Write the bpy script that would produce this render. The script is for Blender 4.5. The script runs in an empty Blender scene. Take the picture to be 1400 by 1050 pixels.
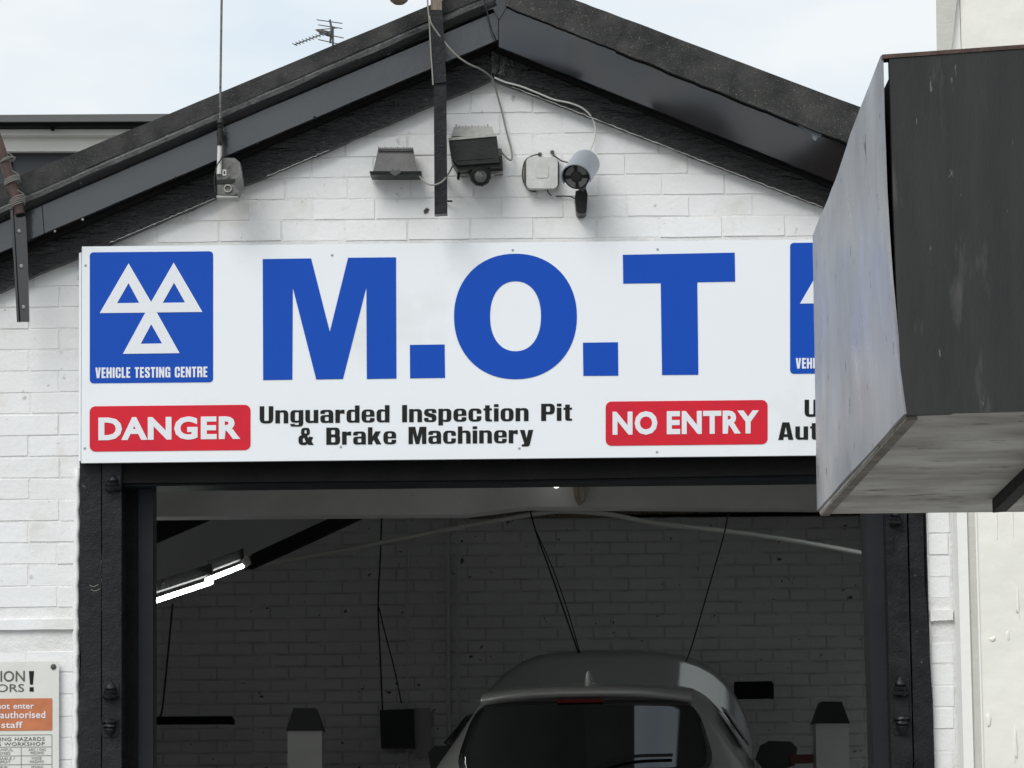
import bpy, bmesh, math, random
from mathutils import Vector, Matrix, noise
random.seed(7)
R = math.radians
S = bpy.context.scene
COL = S.collection

# ------------------------------------------------------------------ camera
CAM_POS = Vector((0, -12.0, 1.6)); PITCH = 7.63; ROLL = -0.6; LENS = 120.0
FPX = LENS / 36 * 1400
ROT = Matrix.Rotation(R(90 + PITCH), 3, 'X') @ Matrix.Rotation(R(ROLL), 3, 'Z')
cd = bpy.data.cameras.new('camera'); cam = bpy.data.objects.new('camera', cd); COL.objects.link(cam)
cam.location = CAM_POS; cam.rotation_euler = ROT.to_euler()
cd.sensor_width = 36; cd.lens = LENS; cd.clip_start = 0.1; cd.clip_end = 500
S.camera = cam

# ------------------------------------------------------------------ sky, sun, exposure
SUN_FROM = Vector((-0.35, -0.62, 0.70)).normalized()
w = bpy.data.worlds.new('World'); S.world = w; w.use_nodes = True
nt = w.node_tree; nt.nodes.clear()
out = nt.nodes.new('ShaderNodeOutputWorld')
sky = nt.nodes.new('ShaderNodeTexSky'); sky.sky_type = 'NISHITA'; sky.sun_disc = False
sky.sun_elevation = math.asin(SUN_FROM.z); sky.sun_rotation = math.atan2(SUN_FROM.x, SUN_FROM.y)
b1 = nt.nodes.new('ShaderNodeBackground'); b1.inputs[1].default_value = 0.10
nt.links.new(sky.outputs[0], b1.inputs[0])
tc = nt.nodes.new('ShaderNodeTexCoord')
mp = nt.nodes.new('ShaderNodeMapping'); mp.inputs['Scale'].default_value = (1, 1, 2.5)
nt.links.new(tc.outputs['Generated'], mp.inputs[0])
nz = nt.nodes.new('ShaderNodeTexNoise'); nz.inputs['Scale'].default_value = 9; nz.inputs['Detail'].default_value = 5
nz.inputs['Roughness'].default_value = 0.45
nt.links.new(mp.outputs[0], nz.inputs['Vector'])
cr = nt.nodes.new('ShaderNodeValToRGB')
cr.color_ramp.elements[0].position = 0.36; cr.color_ramp.elements[0].color = (0.74, 0.84, 0.92, 1)
cr.color_ramp.elements[1].position = 0.62; cr.color_ramp.elements[1].color = (0.93, 0.955, 0.96, 1)
nt.links.new(nz.outputs['Fac'], cr.inputs[0])
b2 = nt.nodes.new('ShaderNodeBackground'); b2.inputs[1].default_value = 0.79
nt.links.new(cr.outputs[0], b2.inputs[0])
mx = nt.nodes.new('ShaderNodeMixShader'); mx.inputs[0].default_value = 0.90
nt.links.new(b1.outputs[0], mx.inputs[1]); nt.links.new(b2.outputs[0], mx.inputs[2])
nt.links.new(mx.outputs[0], out.inputs[0])
sl = bpy.data.lights.new('sun', 'SUN'); sl.energy = 1.5; sl.angle = R(35); sl.color = (1.0, 0.975, 0.94)
so = bpy.data.objects.new('sun', sl); COL.objects.link(so)
so.rotation_euler = SUN_FROM.to_track_quat('Z', 'Y').to_euler(); so.location = (-4, -8, 12)
S.view_settings.view_transform = 'Standard'; S.view_settings.look = 'None'
S.view_settings.exposure = 0.37; S.view_settings.gamma = 1; S.view_settings.use_curve_mapping = False

# ------------------------------------------------------------------ helpers
def P(px, py, Y=0.0):
    """point of the vertical plane y=Y that the photograph shows at pixel (px,py)"""
    d = ROT @ Vector(((px - 700) / FPX, (525 - py) / FPX, -1))
    return CAM_POS + d * ((Y - CAM_POS.y) / d.y)

def tag(o, label=None, cat=None, group=None, kind=None):
    if label: o['label'] = label
    if cat: o['category'] = cat
    if group: o['group'] = group
    if kind: o['kind'] = kind
    return o

def thing(name, loc, label, cat, group=None):
    o = bpy.data.objects.new(name, None); COL.objects.link(o); o.location = Vector(loc)
    o.empty_display_size = 0.1
    return tag(o, label, cat, group)

WM = {}
def wpos(o):
    return WM.get(o.name, Vector(o.location))

def link(name, me, parent=None, loc=(0, 0, 0)):
    o = bpy.data.objects.new(name, me); COL.objects.link(o)
    o.location = Vector(loc); WM[o.name] = Vector(loc)
    if parent:
        o.parent = parent
        o.matrix_parent_inverse = Matrix.Translation(-wpos(parent)) if parent.parent is None else Matrix.Translation(-wpos(parent))
    return o

def finish(name, bm, mat, parent=None, smooth=False, recenter=True, bevel=0, sub=0, auto=None):
    if bevel:
        bmesh.ops.bevel(bm, geom=[e for e in bm.edges if len(e.link_faces) == 2 and e.calc_face_angle(0) > 0.5], offset=bevel, segments=2, affect='EDGES', profile=0.6, clamp_overlap=True)
    bmesh.ops.recalc_face_normals(bm, faces=bm.faces)
    lo = Vector((0, 0, 0))
    if recenter and len(bm.verts):
        xs = [v.co.x for v in bm.verts]; ys = [v.co.y for v in bm.verts]; zs = [v.co.z for v in bm.verts]
        lo = Vector(((min(xs) + max(xs)) / 2, (min(ys) + max(ys)) / 2, min(zs)))
        bmesh.ops.translate(bm, verts=bm.verts, vec=-lo)
    me = bpy.data.meshes.new(name); bm.to_mesh(me); bm.free()
    for m in (mat if isinstance(mat, (list, tuple)) else [mat]): me.materials.append(m)
    if smooth:
        for p in me.polygons: p.use_smooth = True
        if auto:
            try: me.set_sharp_from_angle(angle=R(auto))
            except Exception: pass
    o = link(name, me, parent, lo)
    if sub:
        s = o.modifiers.new('sub', 'SUBSURF'); s.levels = sub; s.render_levels = sub
    return o

def prism(bm, pts, vec, mi=0):
    """polygon pts extruded by vec"""
    vec = Vector(vec); a = [bm.verts.new(p) for p in pts]; b = [bm.verts.new(Vector(p) + vec) for p in pts]
    n = len(pts); fs = [bm.faces.new(a), bm.faces.new(b[::-1])]
    for i in range(n): fs.append(bm.faces.new((a[i], a[(i + 1) % n], b[(i + 1) % n], b[i])))
    for f in fs: f.material_index = mi
    return fs

def pxpoly(pts, Y): return [P(x, y, Y) for x, y in pts]

def px_prism(name, pts, Yf, Yb, mat, parent=None, bevel=0, **k):
    bm = bmesh.new(); prism(bm, pxpoly(pts, Yf), (0, Yb - Yf, 0))
    return finish(name, bm, mat, parent, bevel=bevel, **k)

def box(bm, lo, hi, mi=0):
    x0, y0, z0 = lo; x1, y1, z1 = hi
    prism(bm, [(x0, y0, z0), (x1, y0, z0), (x1, y0, z1), (x0, y0, z1)], (0, y1 - y0, 0), mi)

def box_obj(name, lo, hi, mat, parent=None, bevel=0, **k):
    bm = bmesh.new(); box(bm, lo, hi); return finish(name, bm, mat, parent, bevel=bevel, **k)

def catmull(pts, n=6):
    pts = [Vector(p) for p in pts]
    if len(pts) < 3: return pts
    q = [2 * pts[0] - pts[1]] + pts + [2 * pts[-1] - pts[-2]]; res = []
    for i in range(1, len(q) - 2):
        a, b, c, d = q[i - 1:i + 3]
        for k in range(n):
            t = k / n
            res.append(0.5 * ((2 * b) + (c - a) * t + (2 * a - 5 * b + 4 * c - d) * t * t + (3 * b - a - 3 * c + d) * t ** 3))
    return res + [pts[-1]]

def tube(bm, pts, r, sides=8, curve=True, mi=0, cap=True):
    pts = catmull(pts) if curve else [Vector(p) for p in pts]
    rings = []; n = len(pts)
    up = None
    for i, p in enumerate(pts):
        t = (pts[min(i + 1, n - 1)] - pts[max(i - 1, 0)]).normalized()
        if up is None:
            up = t.cross(Vector((0.13, 1, 0.21))).normalized()
        else:
            up = (up - t * up.dot(t)).normalized()
        s = t.cross(up)
        rr = r(i / (n - 1)) if callable(r) else r
        rings.append([bm.verts.new(p + (up * math.cos(2 * math.pi * k / sides) + s * math.sin(2 * math.pi * k / sides)) * rr) for k in range(sides)])
    for a, b in zip(rings, rings[1:]):
        for k in range(sides):
            f = bm.faces.new((a[k], a[(k + 1) % sides], b[(k + 1) % sides], b[k])); f.material_index = mi
    if cap:
        bm.faces.new(rings[0][::-1]).material_index = mi; bm.faces.new(rings[-1]).material_index = mi

def tube_obj(name, pts, r, mat, parent=None, sides=8, curve=True):
    bm = bmesh.new(); tube(bm, pts, r, sides, curve); return finish(name, bm, mat, parent, smooth=True, auto=50)

def lathe(bm, a, b, prof, sides=20, mi=0):
    """profile [(t along a->b, radius)]"""
    a = Vector(a); b = Vector(b); ax = b - a; t = ax.normalized()
    u = t.cross(Vector((0.1, 0.3, 1))).normalized(); v = t.cross(u); rings = []
    for s, r in prof:
        rings.append([bm.verts.new(a + ax * s + (u * math.cos(2 * math.pi * k / sides) + v * math.sin(2 * math.pi * k / sides)) * max(r, 1e-4)) for k in range(sides)])
    for p, q in zip(rings, rings[1:]):
        for k in range(sides):
            bm.faces.new((p[k], p[(k + 1) % sides], q[(k + 1) % sides], q[k])).material_index = mi
    bm.faces.new(rings[0][::-1]).material_index = mi; bm.faces.new(rings[-1]).material_index = mi

def lathe_obj(name, a, b, prof, mat, parent=None, sides=20):
    bm = bmesh.new(); lathe(bm, a, b, prof, sides); return finish(name, bm, mat, parent, smooth=True, auto=35)

def rrect(x0, y0, x1, y1, r, skew=0.0, n=5):
    """rounded rectangle in pixels, skew = rise of y per x"""
    pts = []
    for cx, cy, a0 in ((x1 - r, y1 - r, 0), (x0 + r, y1 - r, 90), (x0 + r, y0 + r, 180), (x1 - r, y0 + r, 270)):
        for k in range(n + 1):
            a = R(a0 + 90 * k / n); pts.append((cx + r * math.cos(a), cy + r * math.sin(a)))
    return [(x, y - skew * (x - x0)) for x, y in pts]

def plank(bm, p0, p1, q1, q0, vec, n=40, amp=0.0, seed=0.0):
    """board between two long edges p0-p1 (top) and q0-q1 (bottom), uneven edges"""
    T = []; B = []
    for i in range(n + 1):
        t = i / n
        a = Vector(p0).lerp(Vector(p1), t); b = Vector(q0).lerp(Vector(q1), t)
        a.z += amp * noise.noise(Vector((t * 9, seed, 0))) * 0.5
        b.z += amp * (noise.noise(Vector((t * 14, seed + 5, 0))) + 0.6 * noise.noise(Vector((t * 60, seed + 9, 0))))
        T.append(a); B.append(b)
    vec = Vector(vec)
    rows = [T, B, [b + vec for b in B], [a + vec for a in T]]
    vs = [[bm.verts.new(p) for p in r_] for r_ in rows]
    for i in range(n):
        for k in range(4):
            a, b = vs[k], vs[(k + 1) % 4]
            bm.faces.new((a[i], a[i + 1], b[i + 1], b[i]))
    bm.faces.new([v[0] for v in vs]); bm.faces.new([v[-1] for v in vs][::-1])

# ------------------------------------------------------------------ materials
def mat(name, base, rough=0.5, metal=0.0, spec=0.5, var=None, var_scale=3.0, stretch=(1, 1, 1), bumps=(), rough_var=0.0,
        spots=None, coat=0.0, rot=0.0, detail=6, emit=None, var_ramp=(0.35, 0.7), spec_tint=None):
    m = bpy.data.materials.new(name); m.use_nodes = True; n = m.node_tree.nodes; l = m.node_tree.links
    b = n['Principled BSDF']
    b.inputs['Roughness'].default_value = rough; b.inputs['Metallic'].default_value = metal
    b.inputs['Specular IOR Level'].default_value = spec; b.inputs['Coat Weight'].default_value = coat
    b.inputs['Base Color'].default_value = (*base, 1)
    geo = n.new('ShaderNodeNewGeometry'); mpn = n.new('ShaderNodeMapping'); mpn.inputs['Scale'].default_value = stretch; mpn.inputs['Rotation'].default_value = (0, R(rot), 0)
    l.new(geo.outputs['Position'], mpn.inputs[0])
    def noi(scale, det=6, rgh=0.55):
        k = n.new('ShaderNodeTexNoise'); k.inputs['Scale'].default_value = scale; k.inputs['Detail'].default_value = det
        k.inputs['Roughness'].default_value = rgh; l.new(mpn.outputs[0], k.inputs['Vector']); return k.outputs['Fac']
    colr = None
    if var:
        f = noi(var_scale, detail)
        rp = n.new('ShaderNodeValToRGB'); rp.color_ramp.elements[0].position = var_ramp[0]; rp.color_ramp.elements[1].position = var_ramp[1]
        rp.color_ramp.elements[0].color = (*base, 1); rp.color_ramp.elements[1].color = (*var, 1)
        l.new(f, rp.inputs[0]); colr = rp.outputs[0]
    for sp in (spots or []):
        col_, scale, thr, width = sp
        f = noi(scale, 4, 0.6)
        mr = n.new('ShaderNodeMapRange'); mr.inputs[1].default_value = thr; mr.inputs[2].default_value = thr + width
        l.new(f, mr.inputs[0])
        mixn = n.new('ShaderNodeMix'); mixn.data_type = 'RGBA'
        l.new(mr.outputs[0], mixn.inputs[0])
        if colr: l.new(colr, mixn.inputs[6])
        else: mixn.inputs[6].default_value = (*base, 1)
        mixn.inputs[7].default_value = (*col_, 1); colr = mixn.outputs[2]
    if colr: l.new(colr, b.inputs['Base Color'])
    if rough_var:
        f = noi(var_scale * 1.7, 4); mr = n.new('ShaderNodeMapRange')
        mr.inputs[1].default_value = 0.3; mr.inputs[2].default_value = 0.7
        mr.inputs[3].default_value = max(rough - rough_var, 0.02); mr.inputs[4].default_value = min(rough + rough_var, 1)
        l.new(f, mr.inputs[0]); l.new(mr.outputs[0], b.inputs['Roughness'])
    prev = None
    for sc, dist, *dt in bumps:
        f = noi(sc, dt[0] if dt else 5); bp = n.new('ShaderNodeBump'); bp.inputs['Distance'].default_value = dist; bp.inputs['Strength'].default_value = 1
        l.new(f, bp.inputs['Height'])
        if prev: l.new(prev, bp.inputs['Normal'])
        prev = bp.outputs[0]
    if prev: l.new(prev, b.inputs['Normal'])
    if emit:
        b.inputs['Emission Color'].default_value = (*emit[0], 1); b.inputs['Emission Strength'].default_value = emit[1]
    return m

M = {}
M['white_wall'] = mat('white_masonry_paint', (0.85, 0.855, 0.85), 0.6, var=(0.79, 0.79, 0.775), var_scale=2.5, bumps=((14, 0.003), (50, 0.0013), (200, 0.0004)),
                      spots=[((0.70, 0.68, 0.64), 4.5, 0.56, 0.16), ((0.50, 0.49, 0.46), 14, 0.66, 0.06), ((0.16, 0.15, 0.14), 38, 0.715, 0.02)])
M['mortar'] = mat('painted_mortar', (0.82, 0.82, 0.81), 0.7, var=(0.72, 0.71, 0.69), var_scale=7, bumps=((25, 0.006), (120, 0.002)))
M['dirty_wall'] = mat('dim_workshop_paint', (0.84, 0.84, 0.83), 0.7, var=(0.72, 0.72, 0.71), var_scale=1.3, bumps=((12, 0.008), (70, 0.003)),
                      spots=[((0.12, 0.12, 0.12), 17, 0.68, 0.02)])
M['dirty_joint'] = mat('dim_workshop_joint', (0.80, 0.80, 0.79), 0.8, var=(0.46, 0.46, 0.45), var_scale=6, bumps=((40, 0.003),))
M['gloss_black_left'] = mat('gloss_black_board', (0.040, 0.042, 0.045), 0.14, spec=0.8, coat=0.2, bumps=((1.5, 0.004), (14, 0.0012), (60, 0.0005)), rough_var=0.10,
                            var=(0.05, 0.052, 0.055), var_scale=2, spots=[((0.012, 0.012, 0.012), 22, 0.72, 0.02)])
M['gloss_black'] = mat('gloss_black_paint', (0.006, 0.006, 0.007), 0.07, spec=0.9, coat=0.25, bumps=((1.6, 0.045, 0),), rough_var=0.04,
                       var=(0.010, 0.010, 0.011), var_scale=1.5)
for key, rot_ in (('rough_black', 0), ('rough_black_l', 22.6), ('rough_black_r', -21.5)):
    M[key] = mat('weathered_black_timber', (0.004, 0.004, 0.005), 0.24, spec=0.60, stretch=(0.55, 1, 3.0) if rot_ else (1, 1, 1), rot=rot_,
                 bumps=((9, 0.016), (34, 0.010), (110, 0.003)), rough_var=0.14, var=(0.014, 0.014, 0.015), var_scale=10,
                 spots=[((0.085, 0.083, 0.08), 24, 0.63, 0.10), ((0.20, 0.19, 0.18), 60, 0.75, 0.03)])
M['roll_black'] = mat('black_verge_roll', (0.008, 0.008, 0.009), 0.3, spec=0.45, bumps=((30, 0.003), (150, 0.001)), rough_var=0.1, spots=[((0.10, 0.10, 0.095), 30, 0.66, 0.04)])
M['jamb_black'] = mat('black_masonry_paint', (0.009, 0.009, 0.011), 0.34, spec=0.30, bumps=((7, 0.005), (40, 0.002), (160, 0.0008)), rough_var=0.16,
                      spots=[((0.10, 0.10, 0.10), 30, 0.70, 0.05), ((0.22, 0.22, 0.21), 70, 0.76, 0.02)], var=(0.016, 0.016, 0.018), var_scale=9)
M['frame_dark'] = mat('dark_door_steel', (0.014, 0.016, 0.020), 0.45, spec=0.28, bumps=((20, 0.001),), var=(0.02, 0.022, 0.026), var_scale=4)
M['roll_light'] = mat('roll_top_light_paint', (0.03, 0.03, 0.03), 0.45, var=(0.07, 0.07, 0.068), var_scale=14, bumps=((60, 0.003),), spots=[((0.01, 0.01, 0.01), 30, 0.6, 0.03)])  # paler grey stands for light falling on top of the roll
M['felt'] = mat('mineral_roof_felt', (0.034, 0.035, 0.034), 0.9, spec=0.2, bumps=((260, 0.004), (22, 0.006)), var=(0.075, 0.075, 0.071), var_scale=11,
                spots=[((0.05, 0.052, 0.035), 26, 0.66, 0.08), ((0.16, 0.155, 0.145), 150, 0.60, 0.08)])
M['sign_white'] = mat('sign_board_white', (0.86, 0.89, 0.91), 0.35, spec=0.4, var=(0.84, 0.87, 0.89), var_scale=2, bumps=((3, 0.002),), spots=[((0.76, 0.775, 0.78), 2.2, 0.58, 0.2), ((0.45, 0.45, 0.43), 40, 0.78, 0.02)])
M['vinyl_blue'] = mat('blue_vinyl', (0.007, 0.075, 0.46), 0.4, spec=0.18)
M['vinyl_white'] = mat('white_vinyl', (0.80, 0.82, 0.85), 0.4, spec=0.4)
M['vinyl_red'] = mat('red_vinyl', (0.70, 0.022, 0.038), 0.4, spec=0.18, var=(0.61, 0.022, 0.045), var_scale=6)
M['vinyl_black'] = mat('black_vinyl', (0.014, 0.014, 0.014), 0.4, spec=0.2)
M['silver'] = mat('dull_silver_sheet', (0.42, 0.435, 0.46), 0.38, metal=0.5, stretch=(1.0, 1.0, 0.8), bumps=((1.8, 0.05, 1), (40, 0.0006)), rough_var=0.14,
                  var=(0.30, 0.31, 0.33), var_scale=2.4, spots=[((0.50, 0.49, 0.46), 2.2, 0.52, 0.16), ((0.06, 0.06, 0.06), 20, 0.665, 0.02)])
M['panel_dark'] = mat('dark_grey_panel', (0.030, 0.032, 0.032), 0.6, spec=0.25, stretch=(4, 4, 0.7), var=(0.040, 0.042, 0.041), var_scale=5,
                      bumps=((8, 0.002), (150, 0.0006)), spots=[((0.075, 0.075, 0.07), 7, 0.60, 0.14), ((0.14, 0.14, 0.135), 22, 0.70, 0.03)])
M['ply'] = mat('weathered_grey_board', (0.66, 0.645, 0.61), 0.8, spec=0.25, stretch=(0.9, 1.7, 1.7), var=(0.27, 0.245, 0.215), var_scale=3.4, bumps=((15, 0.003), (80, 0.001)),
               spots=[((0.20, 0.175, 0.15), 9, 0.60, 0.12), ((0.05, 0.045, 0.04), 30, 0.70, 0.03)])
M['black_void'] = mat('black_inside', (0.004, 0.004, 0.004), 0.9, spec=0.05)
M['cream'] = mat('cream_render', (0.88, 0.865, 0.79), 0.6, var=(0.84, 0.825, 0.75), var_scale=1.6, bumps=((3.0, 0.016, 2), (11, 0.004, 3)))
M['cream_trim'] = mat('cream_trim_paint', (0.88, 0.87, 0.83), 0.55, bumps=((20, 0.002),))
M['grey_trim'] = mat('grey_cream_trim', (0.56, 0.55, 0.50), 0.6, bumps=((30, 0.002), (120, 0.0006)), var=(0.62, 0.61, 0.56), var_scale=9)
M['wood_old'] = mat('bare_old_wood', (0.30, 0.25, 0.20), 0.8, stretch=(6, 6, 0.8), var=(0.12, 0.10, 0.08), var_scale=14, bumps=((30, 0.003),))
M['rust'] = mat('rusty_brown_pipe', (0.045, 0.026, 0.020), 0.5, var=(0.10, 0.055, 0.04), var_scale=22, bumps=((60, 0.002),))
M['alu_old'] = mat('weathered_aluminium', (0.18, 0.18, 0.17), 0.55, metal=0.2, var=(0.10, 0.10, 0.095), var_scale=28, bumps=((70, 0.003),), spots=[((0.035, 0.033, 0.03), 40, 0.60, 0.05)])
M['alu_pale'] = mat('pale_cast_aluminium', (0.40, 0.40, 0.37), 0.6, metal=0.15, var=(0.30, 0.30, 0.28), var_scale=40, bumps=((90, 0.002),))
M['lamp_grey'] = mat('dark_grey_lamp_casting', (0.075, 0.075, 0.073), 0.5, metal=0.2, var=(0.11, 0.11, 0.105), var_scale=18, bumps=((120, 0.001),))
M['lamp_black'] = mat('black_lamp_casting', (0.012, 0.014, 0.012), 0.4, spec=0.3, var=(0.02, 0.022, 0.02), var_scale=20, bumps=((90, 0.0008),))
M['glass_dark'] = mat('dark_glass', (0.01, 0.012, 0.012), 0.05, spec=0.6)
M['plastic_white'] = mat('dirty_white_plastic', (0.62, 0.62, 0.60), 0.45, var=(0.50, 0.50, 0.47), var_scale=25, bumps=((60, 0.001),), spots=[((0.2, 0.19, 0.17), 50, 0.70, 0.05)])
M['cam_grey'] = mat('grey_camera_paint', (0.36, 0.39, 0.43), 0.35, metal=0.2)
M['cam_mid'] = mat('camera_reflector', (0.16, 0.16, 0.155), 0.3, metal=0.3)
M['cable_grey'] = mat('grey_cable', (0.25, 0.24, 0.22), 0.5)
M['cable_white'] = mat('white_cable', (0.62, 0.61, 0.58), 0.5)
M['cable_black'] = mat('black_cable', (0.015, 0.015, 0.015), 0.5)
M['steel'] = mat('galvanised_bolt', (0.6, 0.6, 0.58), 0.35, metal=0.7)
M['asphalt'] = mat('yard_asphalt', (0.20, 0.197, 0.19), 0.9, var=(0.26, 0.257, 0.25), var_scale=1.2, bumps=((120, 0.004),))
M['floor'] = mat('workshop_floor', (0.16, 0.16, 0.155), 0.6, var=(0.10, 0.10, 0.10), var_scale=2)
M['ceiling'] = mat('roof_lining', (0.42, 0.42, 0.42), 0.8, var=(0.34, 0.34, 0.34), var_scale=2)
M['beam_grey'] = mat('grey_painted_beam', (0.50, 0.50, 0.49), 0.6, var=(0.40, 0.40, 0.38), var_scale=3, bumps=((25, 0.003),), spots=[((0.06, 0.05, 0.04), 12, 0.70, 0.04)])
M['beam_black'] = mat('beam_and_shadow_black', (0.005, 0.005, 0.006), 0.7, spec=0.15, bumps=((20, 0.006),), var=(0.010, 0.009, 0.008), var_scale=7)
M['tube'] = mat('fluorescent_tube', (0.9, 0.9, 0.9), 0.4, emit=((0.96, 1.0, 0.97), 24))
M['bulb'] = mat('lit_bulb', (0.9, 0.9, 0.9), 0.4, emit=((1.0, 0.98, 0.94), 2.5))
M['car_paint'] = mat('silver_grey_car_paint', (0.62, 0.62, 0.60), 0.30, metal=0.3, coat=0.8)
M['car_glass'] = mat('tinted_car_glass', (0.004, 0.005, 0.006), 0.03, spec=1.0, coat=1.0)
M['car_black'] = mat('black_car_plastic', (0.012, 0.012, 0.013), 0.45)
M['red_lens'] = mat('red_lamp_lens', (0.16, 0.012, 0.010), 0.25)
M['lift_white'] = mat('lift_column_paint', (0.84, 0.84, 0.82), 0.5, bumps=((20, 0.001),), var=(0.76, 0.76, 0.74), var_scale=4)
M['lift_red'] = mat('lift_red_paint', (0.12, 0.02, 0.018), 0.5)
M['house_dark'] = mat('dark_slate_wall', (0.055, 0.06, 0.066), 0.7, var=(0.065, 0.07, 0.076), var_scale=2)
M['gutter_grey'] = mat('grey_gutter', (0.10, 0.10, 0.10), 0.5)
M['offwhite'] = mat('offwhite_fascia_paint', (0.80, 0.79, 0.75), 0.5, var=(0.72, 0.71, 0.67), var_scale=2)
M['brick_red'] = mat('red_brick', (0.28, 0.12, 0.08), 0.8)
M['brick_dark'] = mat('dark_brown_brick', (0.12, 0.075, 0.06), 0.85)
M['slate'] = mat('slate_roof', (0.08, 0.085, 0.09), 0.7)
M['orange'] = mat('faded_orange_print', (0.60, 0.20, 0.075), 0.5, var=(0.46, 0.15, 0.07), var_scale=18)
M['sign_cream'] = mat('aged_sign_white', (0.74, 0.74, 0.70), 0.45, var=(0.68, 0.68, 0.63), var_scale=9)
M['print_grey'] = mat('grey_print', (0.10, 0.10, 0.085), 0.5)
M['print_fine'] = mat('pale_grey_print', (0.26, 0.26, 0.23), 0.5)
M['mark_grey'] = mat('grey_spall', (0.07, 0.06, 0.055), 0.8)
M['lamp_amber'] = mat('old_yellowed_lamp', (0.26, 0.20, 0.12), 0.4, var=(0.12, 0.09, 0.06), var_scale=30)
M['flake'] = mat('peeled_paint_undercoat', (0.16, 0.18, 0.20), 0.5)

# ------------------------------------------------------------------ ground
bm = bmesh.new(); vs = [bm.verts.new(p) for p in ((-150, -150, 0), (150, -150, 0), (150, 200, 0), (-150, 200, 0))]; bm.faces.new(vs)
tag(finish('ground', bm, M['asphalt'], recenter=False), None, None, None, 'structure')

# ------------------------------------------------------------------ garage building
garage = thing('garage_building', (0, 0, 0), 'white painted brick garage with black verge boards and open dark doorway', 'garage')
# roof lines (outer top of the verge) in world x/z on the verge plane
YV = -0.16                                     # front of the overhanging verge
apex = P(691, -36, YV)
lft = P(0, 252, YV); rgt = P(1175, 146, YV)
sl_l = (apex.z - lft.z) / (apex.x - lft.x); sl_r = (apex.z - rgt.z) / (rgt.x - apex.x)
XL, XR, YB = -2.9, 2.75, 9.9
def roof_z(x): return apex.z - (sl_l * (apex.x - x) if x < apex.x else sl_r * (x - apex.x))

# front wall: one slab with the doorway cut out
jl = P(109, 840, 0).x; jr = P(1270, 840, 0).x; zt = P(690, 600, 0).z
XW = P(1294, 525, 0).x                          # where the neighbour's wall starts
drop = 0.10
wall_pts = [(-2.8, 0, 0), (jl, 0, 0), (jl, 0, zt), (jr, 0, zt), (jr, 0, 0), (XW + 0.1, 0, 0), (XW + 0.1, 0, roof_z(XW + 0.1) - drop), (apex.x, 0, apex.z - drop), (-2.8, 0, roof_z(-2.8) - drop)]
bm = bmesh.new(); wf = [bm.verts.new(p) for p in wall_pts]; wb = [bm.verts.new((p[0], 0.22, p[2])) for p in wall_pts]
for idx in ((0, 1, 2, 8), (8, 2, 7), (2, 3, 7), (3, 6, 7), (3, 4, 5, 6)):
    bm.faces.new([wf[i] for i in idx]); bm.faces.new([wb[i] for i in idx][::-1])
for i in range(9): bm.faces.new((wf[i], wf[(i + 1) % 9], wb[(i + 1) % 9], wb[i]))
front = finish('front_wall', bm, M['mortar'], garage, recenter=False)
tag(front, 'gable wall of white painted brickwork')

def brick_mesh(L, H, Dp, k, bev=0.005, rag=0.0016, m=None):
    """painted brick with worn, rounded edges; front towards -y"""
    bm = bmesh.new(); nx, nz = 5, 3; g = []
    for i in range(nx + 1):
        row = []
        for j in range(nz + 1):
            u = i / nx; v = j / nz
            x = -L / 2 + bev + (L - 2 * bev) * u; z = -H / 2 + bev + (H - 2 * bev) * v
            y = -Dp - 0.0009 * noise.noise(Vector((x * 22, z * 30, k * 3.7)))
            x += rag * noise.noise(Vector((z * 60, k, 1))) if i in (0, nx) else 0
            z += rag * noise.noise(Vector((x * 40, k, 2))) if j in (0, nz) else 0
            row.append(bm.verts.new((x, y, z)))
        g.append(row)
    for i in range(nx):
        for j in range(nz): bm.faces.new((g[i][j], g[i + 1][j], g[i + 1][j + 1], g[i][j + 1]))
    loop = [g[i][0] for i in range(nx + 1)] + [g[nx][j] for j in range(1, nz + 1)] + [g[i][nz] for i in range(nx - 1, -1, -1)] + [g[0][j] for j in range(nz - 1, 0, -1)]
    back = []
    for v in loop:
        c = v.co; sx = -1 if c.x < -L / 2 + 2 * bev else (1 if c.x > L / 2 - 2 * bev else 0); sz = -1 if c.z < -H / 2 + 2 * bev else (1 if c.z > H / 2 - 2 * bev else 0)
        back.append(bm.verts.new((c.x + sx * bev, 0.002, c.z + sz * bev)))
    n = len(loop)
    for i in range(n): bm.faces.new((loop[i], back[i], back[(i + 1) % n], loop[(i + 1) % n]))
    bmesh.ops.recalc_face_normals(bm, faces=bm.faces)
    me = bpy.data.meshes.new('brick'); bm.to_mesh(me); bm.free(); me.materials.append(m or M['white_wall'])
    for p in me.polygons: p.use_smooth = True
    me.set_sharp_from_angle(angle=R(28))
    return me

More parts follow.
